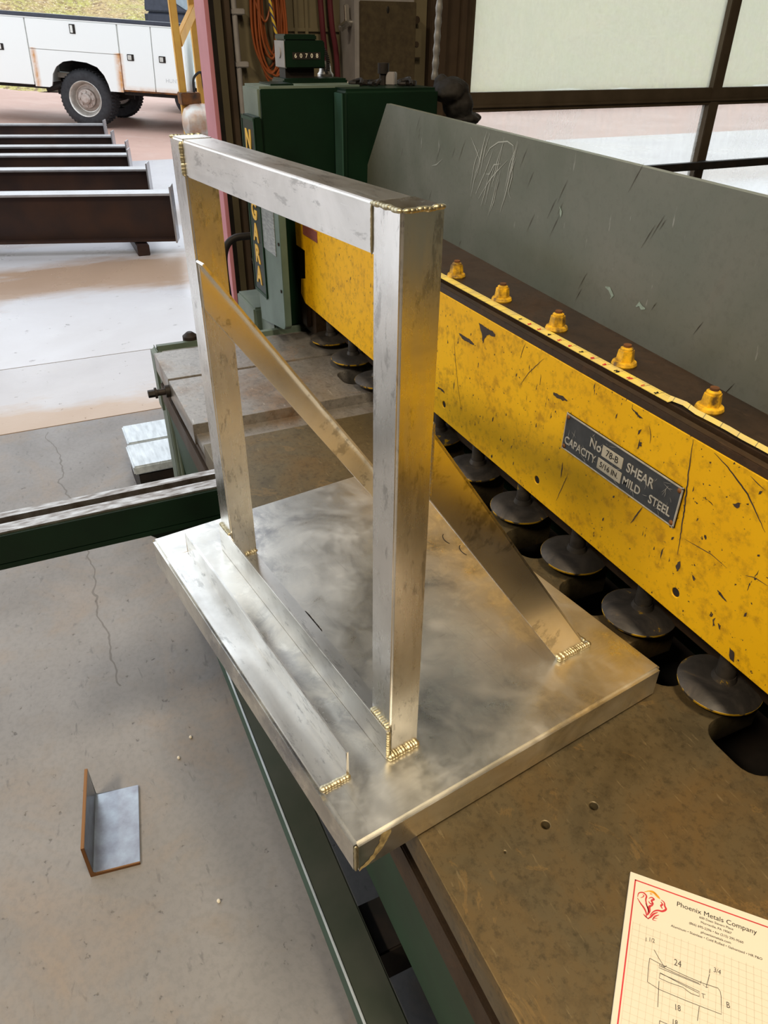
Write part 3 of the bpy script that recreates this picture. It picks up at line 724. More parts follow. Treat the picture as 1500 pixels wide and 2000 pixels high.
CHIPS = [[(-0.004, 1.079), (0.01, 1.079), (0.023, 1.079), (0.037, 1.079), (0.047, 1.077), (0.048, 1.072), (0.04, 1.071), (0.03, 1.07), (0.023, 1.066), (0.017, 1.059), (0.014, 1.05), (0.01, 1.055), (0.01, 1.062), (0.004, 1.069)], [(-0.067, 1.041), (-0.052, 1.042), (-0.034, 1.043), (-0.022, 1.042), (-0.013, 1.04), (-0.015, 1.036), (-0.03, 1.036), (-0.045, 1.035), (-0.058, 1.037)], [(-0.129, 0.914), (-0.118, 0.917), (-0.104, 0.916), (-0.102, 0.912), (-0.118, 0.913), (-0.128, 0.911)], [(0.212, 1.044), (0.22, 1.045), (0.234, 1.046), (0.247, 1.044), (0.236, 1.04), (0.221, 1.039), (0.213, 1.04)], [(0.368, 1.087), (0.38, 1.084), (0.391, 1.081), (0.385, 1.079), (0.374, 1.083)], [(0.547, 1.047), (0.557, 1.053), (0.556, 1.046), (0.551, 1.044)], [(0.563, 0.935), (0.571, 0.934), (0.581, 0.928), (0.575, 0.929), (0.567, 0.931)], [(0.497, 0.924), (0.502, 0.936), (0.505, 0.924), (0.502, 0.919)], [(0.522, 0.931), (0.531, 0.928), (0.529, 0.924)], [(0.569, 0.895), (0.575, 0.888), (0.573, 0.885)], [(0.578, 0.894), (0.582, 0.894), (0.582, 0.887)], [(0.602, 0.876), (0.609, 0.875), (0.613, 0.862), (0.607, 0.862)], [(0.394, 1.051), (0.398, 1.051), (0.399, 1.046), (0.395, 1.045)], [(0.509, 1.033), (0.525, 1.031), (0.518, 1.032)]]
LINES = [[(0.473, 1.091), (0.478, 1.055), (0.487, 1.006), (0.496, 0.941)], [(0.506, 1.09), (0.528, 1.083), (0.561, 1.067), (0.587, 1.045), (0.595, 1.038)], [(0.557, 1.088), (0.57, 1.084), (0.579, 1.082)], [(0.404, 1.077), (0.41, 1.067), (0.411, 1.056)], [(0.424, 0.969), (0.418, 0.953), (0.41, 0.935)], [(0.257, 0.949), (0.258, 0.934), (0.258, 0.923)], [(-0.084, 1.042), (-0.073, 0.996), (-0.055, 0.942), (-0.038, 0.905)], [(0.13, 1.09), (0.121, 1.062)], [(0.179, 1.083), (0.148, 1.05), (0.129, 1.021)], [(0.177, 1.058), (0.179, 1.041)], [(0.273, 0.939), (0.256, 0.881)], [(0.499, 0.967), (0.541, 0.972), (0.566, 0.969)], [(0.619, 0.982), (0.601, 0.981), (0.59, 0.976)]]
bf = o; rc = random.Random(21); mb = MB()
def rough_poly(q):
    out = []
    for i in range(len(q)):
        a = Vector(q[i]); b_ = Vector(q[(i + 1) % len(q)])
        for k in range(3): out.append(a.lerp(b_, k / 3) + Vector((rc.uniform(-.0009, .0009), rc.uniform(-.0009, .0009))))
    return out
for q in CHIPS: mb.bm.faces.new([mb.bm.verts.new((x, 0.5745, z)) for x, z in rough_poly(q)])
for k, q in enumerate(LINES):
    pts = []
    for a, b_ in zip(q[:-1], q[1:]):
        n_ = max(2, int((Vector(a) - Vector(b_)).length / .004))
        for i in range(n_): pts.append(Vector(a).lerp(Vector(b_), i / n_) + Vector((rc.uniform(-.0007, .0007), 0)))
    pts.append(Vector(q[-1]))
    stroke(mb, [tuple(p_) for p_ in pts], (0.0021 if k in (0, 1, 4, 5) else 0.0011), lambda x, z, h: (x, 0.5746, z), taper=True)
for k in range(90):
    u = rc.uniform(-.85, .72); z = rc.uniform(.87, 1.085); h_ = rc.uniform(.002, .011); w_ = rc.uniform(.0006, .0018); a_ = rc.uniform(-.5, .6)
    mb.bm.faces.new([mb.bm.verts.new(p_) for p_ in ((u - w_, .5746, z), (u + w_ * .6, .5746, z + h_ * .3), (u + h_ * a_ * .5, .5746, z + h_), (u - w_ * 1.1, .5746, z + h_ * .6))])
mb.build('bare_chip', M_CHIP, bf, ang=0)['kind'] = 'stuff'
for k in range(6):
    mb = MB(); mb.cyl((-0.103 + 0.3055 * k, 0.5765, 0.889), (-0.103 + 0.3055 * k, 0.59, 0.889), 0.0074, seg=14); mb.build('hole_shade', M_BLACK, bf)  # black plug stands for the shade inside each hole
# adjusting bolts on the beam top
for k, u in enumerate(FEET):
    if not (-0.3 < u < 1.7): continue
    uu = u + 0.013
    mb = MB(); mb.lathe([(0, 0), (.0165, 0), (.0172, .002), (.016, .0055), (.0125, .007), (0, .007)], (uu, 0.627, 1.105))
    b = sh_build(mb, 'adjusting_bolt', M_BOLTY)
    mb = MB(); mb.cyl((uu, .627, 1.1105), (uu, .627, 1.1265), .0128, .0108, seg=6); mb.lathe([(.0088, 0), (.0085, .003), (.005, .005), (0, .005)], (uu, .627, 1.1262)); mb.build('hex_nut', M_BOLTY, b)
    mb = MB(); mb.cyl((uu, .627, 1.128), (uu, .627, 1.134), .0055, seg=14); mb.build('stud', M_RUSTY, b)
# measuring tape stuck along the beam
mb = MB(); mb.hexa([(-0.30, 0.595, 1.1055), (0.405, 0.595, 1.1055), (0.405, 0.611, 1.1058), (-0.30, 0.611, 1.1058), (-0.30, 0.595, 1.1062), (0.405, 0.595, 1.1062), (0.405, 0.611, 1.1066), (-0.30, 0.611, 1.1066)])
tp = sh_build(mb, 'measuring_tape', M_TAPE, ang=0); tp['label'] = 'yellow tape rule stuck along the beam'
mb = MB()
prev = None
for i in range(40):
    t = i / 39; u = 0.40 + t * 0.9
    zz = 1.1062 + 0.003 * math.exp(-t * 14) * abs(math.sin(t * 70)); vv = 0.600 + 0.002 * math.exp(-t * 12) * math.sin(t * 80)
    r = [mb.bm.verts.new((u, vv, zz)), mb.bm.verts.new((u + .002 * math.sin(i * 2.1), vv + 0.003, zz + 0.005)), mb.bm.verts.new((u, vv + .0095, zz + .0012))]
    if prev: mb.bm.faces.new((prev[0], r[0], r[1], prev[1])); mb.bm.faces.new((prev[1], r[1], r[2], prev[2]))
    prev = r
tp2 = mb.build('torn_tape_edge', M_TAPE, tp, ang=30)
for k in range(18):
    u = 0.405 - 0.0255 - 0.0254 * k
    s = {0: '2', 1: '1'}.get(k, str(13 - k) if k > 2 else None)
    if k >= 2 and s is None: s = '1F'
    if s in ('0', '-1', '-2', '-3', '-4'): continue
    text(s, 0.0085, M_REDINK if k % 3 else M_INK, tp, (u, 0.600, 1.1068), (1, 0, 0), (0, 1, 0), 'CENTER', 0, 'number')
# nameplate
NP = empty('nameplate', (0, 0, 0)); NP.parent = SH; NP.location = Vector((0.366, 0.5745, 1.0005)) - OFF
NP['label'] = 'black capacity nameplate riveted on the yellow beam'
def fr(x, y, t): return (x, -t, y)
wP, hP = 0.231, 0.0585
mb = MB(); mb.box(-wP / 2, wP / 2, -0.0022, 0, -hP / 2, hP / 2, 0.0016); mb.build('backing_plate', M_PLATE, NP)
mb = MB()
for (x0, x1, z0, z1) in ((-wP / 2 + .001, wP / 2 - .001, hP / 2 - .003, hP / 2 - .001), (-wP / 2 + .001, wP / 2 - .001, -hP / 2 + .001, -hP / 2 + .003), (-wP / 2 + .001, -wP / 2 + .0025, -hP / 2, hP / 2), (wP / 2 - .0035, wP / 2 - .001, -hP / 2, hP / 2)):
    mb.box(x0, x1, -0.0028, -0.001, z0, z1, .0004)
mb.build('rim', M_PLATEW, NP)
EX, EZ = (1, 0, 0), (0, 0, 1)
def ntext(s, x, z, size, mat=M_PLATEW, xs=1.0, bold=0.012): text(s, size, mat, NP, (x, -0.0026, z), EX, EZ, 'CENTER', bold, 'lettering', 0.0003, 1.0, xs)
def nx(fr_): return -wP / 2 + fr_ * wP
ntext('No', nx(0.305), 0.0085, 0.0185)
ntext('SHEAR', nx(0.69), 0.0085, 0.0185, xs=.92)
ntext('CAPACITY', nx(0.175), -0.0125, 0.0168, xs=.88)
ntext('MILD', nx(0.645), -0.0125, 0.0168, xs=.9); ntext('STEEL', nx(0.87), -0.0125, 0.0168, xs=.9)
for x0, x1, z, s in ((0.365, 0.545, 0.0085, '78-B'), (0.345, 0.555, -0.0125, '5/16 IN.')):
    mb = MB(); mb.box(nx(x0), nx(x1), -0.0027, -0.002, z - .0082, z + .0082, .0003); mb.build('stamped_field', M_LABELP, NP)
    text(s, 0.0135 if len(s) < 5 else .0115, M_INK, NP, (nx((x0 + x1) / 2), -0.0029, z), EX, EZ, 'CENTER', 0.0, 'stamped_lettering', .0002)
mb = MB(); rn = random.Random(4)
for k in range(46):
    x = rn.uniform(-wP / 2 + .008, wP / 2 - .01); z = rn.uniform(-hP / 2 + .006, hP / 2 - .006); a_ = rn.uniform(-1.2, 1.6); l_ = rn.uniform(.004, .02)
    x2 = max(-wP / 2 + .004, min(wP / 2 - .004, x + math.cos(a_) * l_)); z2 = max(-hP / 2 + .004, min(hP / 2 - .004, z + math.sin(a_) * l_))
    stroke(mb, [(x, z), ((x + x2) / 2 + .0006, (z + z2) / 2), (x2, z2)], .00045, lambda u, v, h: (u, -0.00315, v), taper=True)
o = mb.build('plate_scratch', M_PLATEW, NP, ang=0); o['kind'] = 'stuff'
for sx in (-1, 1):
    for sz in (-1, 1):
        mb = MB(); mb.ell((sx * (wP / 2 - .006), -0.002, sz * (hP / 2 - .006)), .0035, .0025, .0035); mb.build('rivet', M_RUSTY, NP)
# red label on beam
mb = MB(); mb.box(-0.868, -0.766, 0.573, 0.575, 1.04, 1.0665, .0004); sh_build(mb, 'red_label', M_REDL)
# rear guard sheet
def gsurf(t, a):
    u0 = -1.03 + 0.23 * a
    vb = 0.785 + (0.592 - 0.785) * t; vt = 0.775 + (0.545 - 0.775) * t
    return Vector((u0 + (1.9 - u0) * t, vb + (vt - vb) * a, 1.06 + 0.275 * a))
mb = MB(); NU, NV = 24, 4
F = [[mb.bm.verts.new(gsurf(i / NU, j / NV)) for j in range(NV + 1)] for i in range(NU + 1)]
B = [[mb.bm.verts.new(gsurf(i / NU, j / NV) + Vector((0, .012, 0))) for j in range(NV + 1)] for i in range(NU + 1)]
for i in range(NU):
    for j in range(NV):
        mb.bm.faces.new((F[i][j], F[i + 1][j], F[i + 1][j + 1], F[i][j + 1])); mb.bm.faces.new((B[i][j + 1], B[i + 1][j + 1], B[i + 1][j], B[i][j]))
    mb.bm.faces.new((F[i][NV], F[i + 1][NV], B[i + 1][NV], B[i][NV])); mb.bm.faces.new((B[i][0], B[i + 1][0], F[i + 1][0], F[i][0]))
for j in range(NV):
    mb.bm.faces.new((F[0][j + 1], B[0][j + 1], B[0][j], F[0][j])); mb.bm.faces.new((F[NU][j], B[NU][j], B[NU][j + 1], F[NU][j + 1]))
o = sh_build(mb, 'back_guard', M_GUARD); o['label'] = 'tall grey green scratched steel guard behind the beam'
gd = o
def gpl(u, z):
    a = (z - 1.06) / 0.275; u0 = -1.03 + 0.23 * a
    return gsurf((u - u0) / (1.9 - u0), a).y - 0.0008
def scratches(lines, w, mat, nm):
    m_ = MB()
    for p in lines: stroke(m_, p, w, lambda x, z, h: (x, gpl(x, z), z), taper=True)
    m_.build(nm, mat, gd, ang=0)
rs = random.Random(5)
L1 = [[(-0.335, 1.314), (-0.31, 1.295), (-0.288, 1.276)], [(-0.275, 1.285), (-0.255, 1.305), (-0.225, 1.318), (-0.192, 1.323), (-0.17, 1.319), (-0.165, 1.295)], [(-0.288, 1.213), (-0.25, 1.25), (-0.228, 1.267), (-0.186, 1.294)], [(-0.275, 1.251), (-0.26, 1.275), (-0.245, 1.30)], [(-0.513, 1.24), (-0.49, 1.245), (-0.46, 1.26)], [(-.17, 1.30), (-.165, 1.27), (-.175, 1.245), (-.165, 1.235)], [(-.30, 1.22), (-.285, 1.24), (-.27, 1.262)], [(-.265, 1.26), (-.25, 1.262), (-.235, 1.28), (-.21, 1.285)]]
for k in range(16):
    u = rs.uniform(-.33, -.18); z = rs.uniform(1.19, 1.26); L1.append([(u, z), (u + .012, z + rs.uniform(.02, .05)), (u + .028, z + .075)])
far = [L1.pop(4)]
scratches(L1, 0.0022, M_CHALK, 'chalk_scratch'); scratches(far, 0.0018, M_CHALK, 'chalk_scratch')
L2 = []
for k in range(46):
    u = rs.uniform(-.7, 1.2); z = rs.uniform(1.09, 1.30); d = rs.uniform(.01, .045); L2.append([(u, z), (u + d * .35, z + d * .6), (u + d * .6, z + d)])
scratches(L2, 0.0009, M_RAIL, 'dark_scratch')
bpy.data.objects['dark_scratch']['kind'] = 'stuff'
for q in ([(0.140, 1.163), (0.15, 1.163), (0.160, 1.155), (.156, 1.150)], [(0.216, 1.156), (0.222, 1.162), (0.228, 1.158), (0.236, 1.159)], [(-.005, 1.25), (.0, 1.243), (.001, 1.236)]): scratches([q], 0.007, M_MINT, 'paint_smear')
mb = MB(); mb.box(-0.93, 1.75, 0.80, 0.86, 0.6, 1.05); mb.box(1.5, 1.74, .62, .86, .0, 1.3, .01); sh_build(mb, 'rear_frame', M_GREEN)
# left end frame
mb = MB(); mb.box(-1.14, -1.0, 0.52, 0.80, 0, 1.362, 0.006); o = sh_build(mb, 'end_frame', M_GREENP); o['label'] = 'pale green upright end frame'
mb = MB(); mb.box(-1.0, -0.992, 0.524, 0.80, 0.76, 1.357, .002); mb.box(-1.12, -1.02, .56, .62, 1.361, 1.366, .001); sh_build(mb, 'shaded_side_face', M_GREEN)  # frame's unlit side painted dark, its door-lit front left pale
mb = MB()
pc_ = [(-1.068, 0.765)] + [(-0.862 + .02 * math.sin(a) , 0.818 - .018 * math.cos(a)) for a in (0, .5, 1.0, 1.5)] + [(-0.842, 1.19), (-1.068, 1.19)]
mb.prism(pc_, lambda u, v, t: (u, t, v), 0.503, 0.5215, 0.0015)
cv = sh_build(mb, 'end_cover', M_TEALP); cv['label'] = 'scuffed grey green cover plate with a data plate on it'
mb = MB(); mb.box(-0.857, -0.849, 0.500, 0.503, 1.02, 1.028, .001); mb.build('screw', M_BLACK, cv)
mb = MB(); mb.box(-0.86, -0.852, 0.500, 0.503, 0.90, 0.908, .001); mb.build('screw', M_BLACK, cv)
mb = MB(); mb.box(-1.0, -0.87, 0.60, 0.76, 0.7605, 1.12); mb.box(-.94, -.90, .585, .6, .78, 1.1, .003); sh_build(mb, 'ram_guide', M_RAIL)
mb = MB(); mb.box(-1.2, -1.1, 0.62, 0.80, 0.0, 1.372, 0.004); sh_build(mb, 'housing_panel', M_GREEN)
mb = MB(); mb.lathe([(0.06, 0), (0.075, 0.004), (0.078, 0.012), (0.07, 0.018), (0.05, .018), (0.045, .01), (0, .008)], (-1.099, 0.70, 1.19), (1, 0, 0), 40); sh_build(mb, 'round_cover', M_GREEN)
mb = MB(); mb.box(-1.13, -0.925, 0.717, 0.985, 0.3, 1.358, 0.009, 3); o = sh_build(mb, 'gear_housing', M_GREEN)
mb = MB(); mb.box(-0.985, -0.934, 0.714, 0.7175, 0.78, 1.348, .001); o = sh_build(mb, 'lit_housing_edge', M_TEAL); o['label'] = 'edge of the housing painted lighter teal where it catches light'  # light on the chamfered corner painted as a lighter strip
# vertical maker sign with raised letters
mb = MB(); mb.box(-1.098, -0.985, 0.50, 0.521, 0.845, 1.297, 0.003)
sg = sh_build(mb, 'maker_sign', M_GREEN); sg['label'] = 'tall narrow dark green sign with yellow letters'
mb = MB(); mb.box(-1.096, -.987, .4985, .5005, .847, .855, .0005); mb.box(-1.096, -.987, .4985, .5005, 1.287, 1.295, .0005); mb.box(-1.098, -1.092, .4985, .5005, .845, 1.297, .0005); mb.box(-.991, -.985, .4985, .5005, .845, 1.297, .0005)
mb.build('sign_border', M_APRON, sg)
for i, ch in enumerate('NIAGARA'):
    text(ch, 0.064, M_SIGNY, sg, (-1.045, 0.4992, 1.240 - 0.0572 * i), EX, EZ, 'CENTER', 0.034, 'letter', 0.001, 1.0, 1.0)
mb = MB(); mb.box(-0.99, -0.88, 0.5012, 0.5028, 0.987, 1.15, .0005); dp = mb.build('data_plate', M_DATA, cv); dp['label'] = 'grey data plate with fine printed lines'
# small extension box at the end
mb = MB(); mb.box(-1.33, -1.14, 0.50, 0.64, 0.70, 0.775, .006); mb.box(-1.33, -1.27, .50, .64, 0, .70, .004); mb.box(-1.27, -1.14, .56, .64, 0, .7)
sh_build(mb, 'side_bracket', M_GREENP)
mb = MB(); mb.box(-1.27, -1.14, .552, .56, 0.2, .70); sh_build(mb, 'bracket_recess', M_GREEN)
# counter on top of the housing
mb = MB(); mb.box(-1.20, -1.12, 0.635, 0.745, 1.394, 1.456, 0.003)
ct = sh_build(mb, 'stroke_counter', M_GREEN); ct['label'] = 'dark green stroke counter with five white digits'
mb = MB(); mb.box(-1.19, -1.14, 0.64, 0.72, 1.371, 1.395); mb.build('mount', M_BLACK, ct)
mb = MB(); mb.box(-1.205, -1.125, 0.637, 0.725, 1.455, 1.469, .003); mb.build('lid', M_GREEN, ct)
mb = MB(); mb.box(-1.20, -1.122, 0.6335, 0.6352, 1.396, 1.455, .0004); mb.cyl((-1.16, .634, 1.428), (-1.16, .631, 1.428), .012, seg=18); mb.build('end_plate', M_GREYP, ct)
mb = MB(); mb.box(-1.1205, -1.1192, 0.655, 0.732, 1.414, 1.430, .0003); mb.build('digit_window', M_BLACK, ct)
for i, ch in enumerate('60708'):
    text(ch, 0.0135, M_PAPER, ct, (-1.1188, 0.663 + 0.0148 * i, 1.422), (0, 1, 0), (0, 0, 1), 'CENTER', 0.01, 'digit', .0003)
mb = MB()
pts = []
for i in range(140):
    t = i / 139; c = Vector((-1.16, 0.748 + 0.016 * math.sin(t * 2.4) + .006 * t, 1.452 - 0.068 * t)); a = t * 2 * PI * 16
    pts.append(c + Vector((math.cos(a) * .005, math.sin(a) * .005, 0)))
mb.tube(pts, 0.0013, 6); mb.build('coiled_cable', M_RUBBER, ct)
mb = MB(); mb.lathe([(0, 0), (.022, 0), (.022, .006), (.017, .012), (.014, .03), (.008, .036), (0, .037)], (-1.2, 0.775, 1.3715)); sh_build(mb, 'silver_fitting', M_STEEL)
# ------------------------------------------------------------------ things on the shear
# gritty scrap on top of housing
for i in range(9):
    u = -1.04 + rg.uniform(-.05, .05); v = 0.80 + 0.02 * i
    mb = MB()
    if i == 4:
        mb.cyl((0, 0, 0), (0, 0, .034), .011, seg=6); mb.cyl((0, 0, .026), (0, 0, .05), .015, seg=14)
    elif i == 5: mb.box(-.012, .012, -.014, .014, 0, .03, .002)
    elif i % 2: mb.box(-.02, .02, -.008, .008, 0, .012, .002)
    else:
        mb.tube([(-.02, -.014, .005), (0, -.01, .014), (.01, .01, .010), (-.01, .018, .006), (-.015, 0, .006)], .0045, 8, smooth=5)
    o = mb.build('metal_scrap', M_BLACK if i not in (5,) else M_GREYP, None, (u, v, 1.3585)); o.rotation_euler = (0, 0, rg.uniform(0, 3))
    lab = {4: 'upright dark bolt with a wide head on top of the green housing', 5: 'small grey block beside the dark bolt on the green housing'}.get(i)
    if lab: tag(o, lab, 'bolt' if i == 4 else 'block')
    else: tag(o, 'greasy black scrap of metal lying on top of the green housing', 'scrap', 'greasy scrap on the housing')
# glove / boot and flexible conduit
mb = MB()
for c, r, rot in (((0, 0.035, -.02), (.045, .05, .03), .2), ((0, .06, -.055), (.045, .04, .045), .3), ((0, .085, -.088), (.045, .05, .016), .05), ((-.02, .02, -.012), (.022, .022, .03), .2)):
    mb.ell(c, *r, 16, 12, Euler((rot, rot * .6, rot)).to_matrix())
gl = mb.build('leather_glove', M_LEATHER, None, (-0.975, 1.01, 1.368), ang=60)
sub = gl.modifiers.new('remesh', 'REMESH'); sub.mode = 'VOXEL'; sub.voxel_size = 0.004; sub.use_smooth_shade = True
tx = bpy.data.textures.new('crumple', 'CLOUDS'); tx.noise_scale = 0.022
dm = gl.modifiers.new('folds', 'DISPLACE'); dm.texture = tx; dm.strength = 0.010
tag(gl, 'crumpled dark leather glove hanging over the corner of the green housing', 'glove')
mb = MB()
pts = []
for i in range(420):
    t = i / 419; pts.append((-1.02 + .0 * t, 1.02 + 0.09 * t, 1.37 + 3.2 * t))
mb.tube(pts, lambda t: 0.0085 + 0.0012 * math.sin(t * 420 * 1.57), 10)
tag(mb.build('flexible_conduit', M_COND, ang=60), 'ribbed grey flexible conduit rising from the green housing beside the glazed door', 'conduit')
# bent black tube behind the machine
mb = MB(); mb.tube([(-1.8, 0.60, 0.0), (-1.8, 0.586, .5), (-1.8, 0.578, 0.70), (-1.8, 0.586, 0.785), (-1.8, 0.622, 0.825), (-1.8, 0.69, 0.83), (-1.8, 0.80, 0.83), (-1.8, .85, .80), (-1.8, .86, .7), (-1.8, .86, 0)], 0.0135, 12, smooth=6)
tag(mb.build('tube_handle', M_BLACK), 'bent black tube handle standing behind the green end frame', 'handle')
# ------------------------------------------------------------------ ALUMINIUM STAND (the main subject)
CA = math.atan(0.1415)
ST = empty('aluminium_stand', (0, 0, BZ), (0, 0, CA))
tag(ST, 'welded aluminium stand with a tall rectangular frame on a flat base tray', 'stand')
CL, CD, CH = 0.619, 0.457, 0.0495
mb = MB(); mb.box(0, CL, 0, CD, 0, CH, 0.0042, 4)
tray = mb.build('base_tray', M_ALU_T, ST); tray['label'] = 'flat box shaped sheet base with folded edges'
T = CH
# uprights
XR0, XR1, Y0, Y1 = 0.5105, 0.5485, 0.087, 0.125
XL0, XL1 = 0.083, 0.121
HU = 0.5715
mb = MB(); mb.box(XR0, XR1, Y0, Y1, T, T + HU, 0.0022, 3); mb.build('upright', M_ALU_Z, ST)
mb = MB(); mb.box(XL0, XL1, Y0, Y1, T, T + HU, 0.0022, 3); mb.build('upright', M_ALU_Z, ST)
mb = MB(); mb.box(XL1 - .0005, XR0 + .0005, Y0 + .0004, Y1 - .0004, T + HU - 0.038, T + HU - .0004, 0.0022, 3); mb.build('top_rail', M_ALU_X, ST)
# braces: angle bars with the thin leg standing beside the upright and a narrow flange along the upper edge
def brace(xa, xb, fx0, fx1, poly, nm='brace'):
    mb = MB(); mb.prism([(y, T + z) for y, z in poly], lambda u, v, t: (t, u, v), xa, xb, 0.0006)
    (ya, za), (yb, zb_) = poly[0], poly[1]
    d = Vector((0, yb - ya, zb_ - za)).normalized(); nn = Vector((0, -d.z, d.y))
    if nn.z < 0: nn = -nn
    P = [Vector((x, y, T + z)) for x in (fx0, fx1) for (y, z) in ((ya, za), (yb, zb_))]
    a, b_, c, e = P
    th = nn * -0.0034
    mb.hexa([a + th, b_ + th, e + th, c + th, a, b_, e, c], 0.0006)
    return mb.build(nm, M_ALU_B, ST)
brace(0.1212, 0.1247, 0.1212, 0.142, [(0.0885, 0.444), (0.394, 0.0), (0.355, 0.0), (0.0885, 0.386)])
brace(0.5345, 0.538, 0.517, 0.538, [(Y1, 0.397), (0.4035, 0.0), (0.3525, 0.0), (Y1, 0.327)])
# two angle bars
def angle_bar(x0, x1, yv, h, ydir, wleg, th=0.0032):
    mb = MB()
    if ydir < 0: poly = [(yv, 0), (yv, h), (yv - th, h), (yv - th, th), (yv - wleg, th), (yv - wleg, 0)]
    else: poly = [(yv, 0), (yv, h), (yv + th, h), (yv + th, th), (yv + wleg, th), (yv + wleg, 0)]
    mb.prism(poly, lambda u, v, t: (t, u, v + T), x0, x1, 0.0006)
    return mb.build('angle_bar', M_ALU_X, ST)
angle_bar(0.066, 0.544, 0.038, 0.038, -1, 0.036)
angle_bar(0.084, 0.549, 0.0822, 0.046, 1, 0.039)
# weld beads
Z0 = T
weld(ST, (0.5455, 0.001, Z0 + .002), (0.5455, 0.038, Z0 + .002), 0.0042)
weld(ST, (XR0 + .002, Y0 - .001, Z0 + .047), (XR1 - .001, Y0 - .001, Z0 + .047), 0.0036)
weld(ST, (XR1 + .001, 0.083, Z0 + .003), (XR1 + .001, Y1, Z0 + .003), 0.0052)
weld(ST, (XR1 + .0005, 0.0845, Z0 + .003), (XR1 + .0005, .0845, Z0 + .044), 0.0026)
weld(ST, (XL0, Y0 - .001, Z0 + .047), (XL1 - .002, Y0 - .001, Z0 + .047), 0.0032)
weld(ST, (XL1 + .001, Y0 + .002, Z0 + .0045), (XL1 + .001, Y1, Z0 + .0045), 0.0032)
weld(ST, (0.515, 0.405, Z0 + .002), (0.538, 0.405, Z0 + .002), 0.0035)
weld(ST, (0.5395, 0.349, Z0 + .003), (0.5395, 0.408, Z0 + .003), 0.0048)
weld(ST, (0.1255, 0.353, Z0 + .002), (0.1255, 0.396, Z0 + .002), 0.004)
TZ = Z0 + HU
weld(ST, (XR0 - .001, Y0, TZ - .001), (XR1 - .001, Y0, TZ - .001), 0.0026)
weld(ST, (XR1, Y0 + .001, TZ - .001), (XR1, Y1 - .001, TZ - .001), 0.0026)
weld(ST, (XR0, Y0 - .0002, TZ - .037), (XR0, Y0 - .0002, TZ - .002), 0.0014)
weld(ST, (XL0 + .001, Y0, TZ - .001), (XL0 + .001, Y1, TZ - .001), 0.0026)
weld(ST, (XL1 - .001, Y0 - .0003, TZ - .037), (XL1 - .001, Y0 - .0003, TZ - .002), 0.0032)
weld(ST, (XR1 - .004, Y1 + .0008, Z0 + .325), (XR1 - .004, Y1 + .0008, Z0 + .40), 0.003)
weld(ST, (0.002, 0.002, 0.003), (0.002, 0.002, .046), .0015)
weld(ST, (CL - .002, 0.002, 0.004), (CL - .002, 0.002, .046), .0024)
weld(ST, (0.282, 0.1225, Z0 + .001), (0.33, 0.1225, Z0 + .001), .0015, mat=M_BLACK)['label'] = 'sooty black stitch weld'
# grinding dust clinging to the end face near the front corner
mb = MB(); rd = random.Random(9)
q = [(0.030, 0.046), (0.044, 0.047), (0.041, 0.036), (0.036, 0.026), (0.027, 0.015), (0.018, 0.008), (0.005, 0.004), (0.006, 0.010), (0.014, 0.013), (0.022, 0.022), (0.028, 0.034)]
pq = []
for i in range(len(q)):
    a = Vector(q[i]); b_ = Vector(q[(i + 1) % len(q)])
    for k in range(4): pq.append(a.lerp(b_, k / 4) + Vector((rd.uniform(-.0011, .0011), rd.uniform(-.0008, .0008))))
mb.bm.faces.new([mb.bm.verts.new((CL + .0004, y, z)) for y, z in pq])
o = mb.build('dust_smear', M_DUST, ST, ang=0); o['label'] = 'tan smear of grinding dust'
# drawn marks on tray
mb = MB()
for (x, y) in ((0.252, 0.400), (0.29, 0.404)):
    stroke(mb, [(x + .018 * math.cos(a), y + .012 * math.sin(a)) for a in [PI + .3 + i * 0.22 for i in range(9)]], .0014, lambda a, b, c: (a, b, T + .0003))
mb.build('marker_stroke', M_INK, ST, ang=0)
# ------------------------------------------------------------------ NOTEPAD
PD = empty('notepad', (0.729, 0.344, BZ), (0, 0, math.radians(43)))
tag(PD, 'cream graph paper notepad with red border and a pencil sketch on the brown bed', 'notepad')
PT = 0.0042
mb = MB(); mb.box(0, 0.166, -0.215, 0, 0.0003, PT, 0.0003); mb.build('paper_block', M_PAPER, PD, ang=0)
pf = lambda x, y, h: (x / 1000, y / 1000, PT + 0.00012 + h * 0.1)
mb = MB()
for i in range(24): stroke(mb, [(8.2 + 6.35 * i, -50.5 - (0 if i % 3 else 1)), (8.2 + 6.35 * i, -208)], 0.22, pf)
for i in range(25): stroke(mb, [(8.2, -52.5 - 6.35 * i), (158, -52.5 - 6.35 * i)], 0.22, pf)
mb.build('printed_grid', M_GRIDL, PD, ang=0)
mb = MB()
stroke(mb, [(5.2, -7.6), (160.8, -7.6)], 1.3, pf); stroke(mb, [(5.6, -7), (5.6, -208)], 1.3, pf); stroke(mb, [(160.4, -7), (160.4, -208)], 1.3, pf); stroke(mb, [(5.2, -208), (160.8, -208)], 1.3, pf)
mb.build('red_border', M_REDINK, PD, ang=0)
def ptext(s, x, y, size, mat=M_INK, al='CENTER', bold=0.0, nm='printed_line', xs=1.0, rot=0.0):
    ex = (math.cos(rot), math.sin(rot), 0); ey = (-math.sin(rot), math.cos(rot), 0)
    return text(s, size / 1000, mat, PD, (x / 1000, y / 1000, PT + .0002), ex, ey, al, bold, nm, 0.00004, 1.0, xs)
ptext('Phoenix Metals Company', 82.8, -17.2, 6.9, bold=0.0, nm='printed_heading', xs=1.03)
ptext('600 Dean Sievers Place', 83, -22.6, 3.2, xs=1.03); ptext('Morrisville, PA 19067', 83, -27.2, 3.2, xs=1.0)
ptext('(866) 695-2296 \u2022 fax (215) 295-9560', 83, -32.2, 3.3, xs=1.0); ptext('phoenixmetals.com', 83, -37.0, 3.3, xs=1.05)
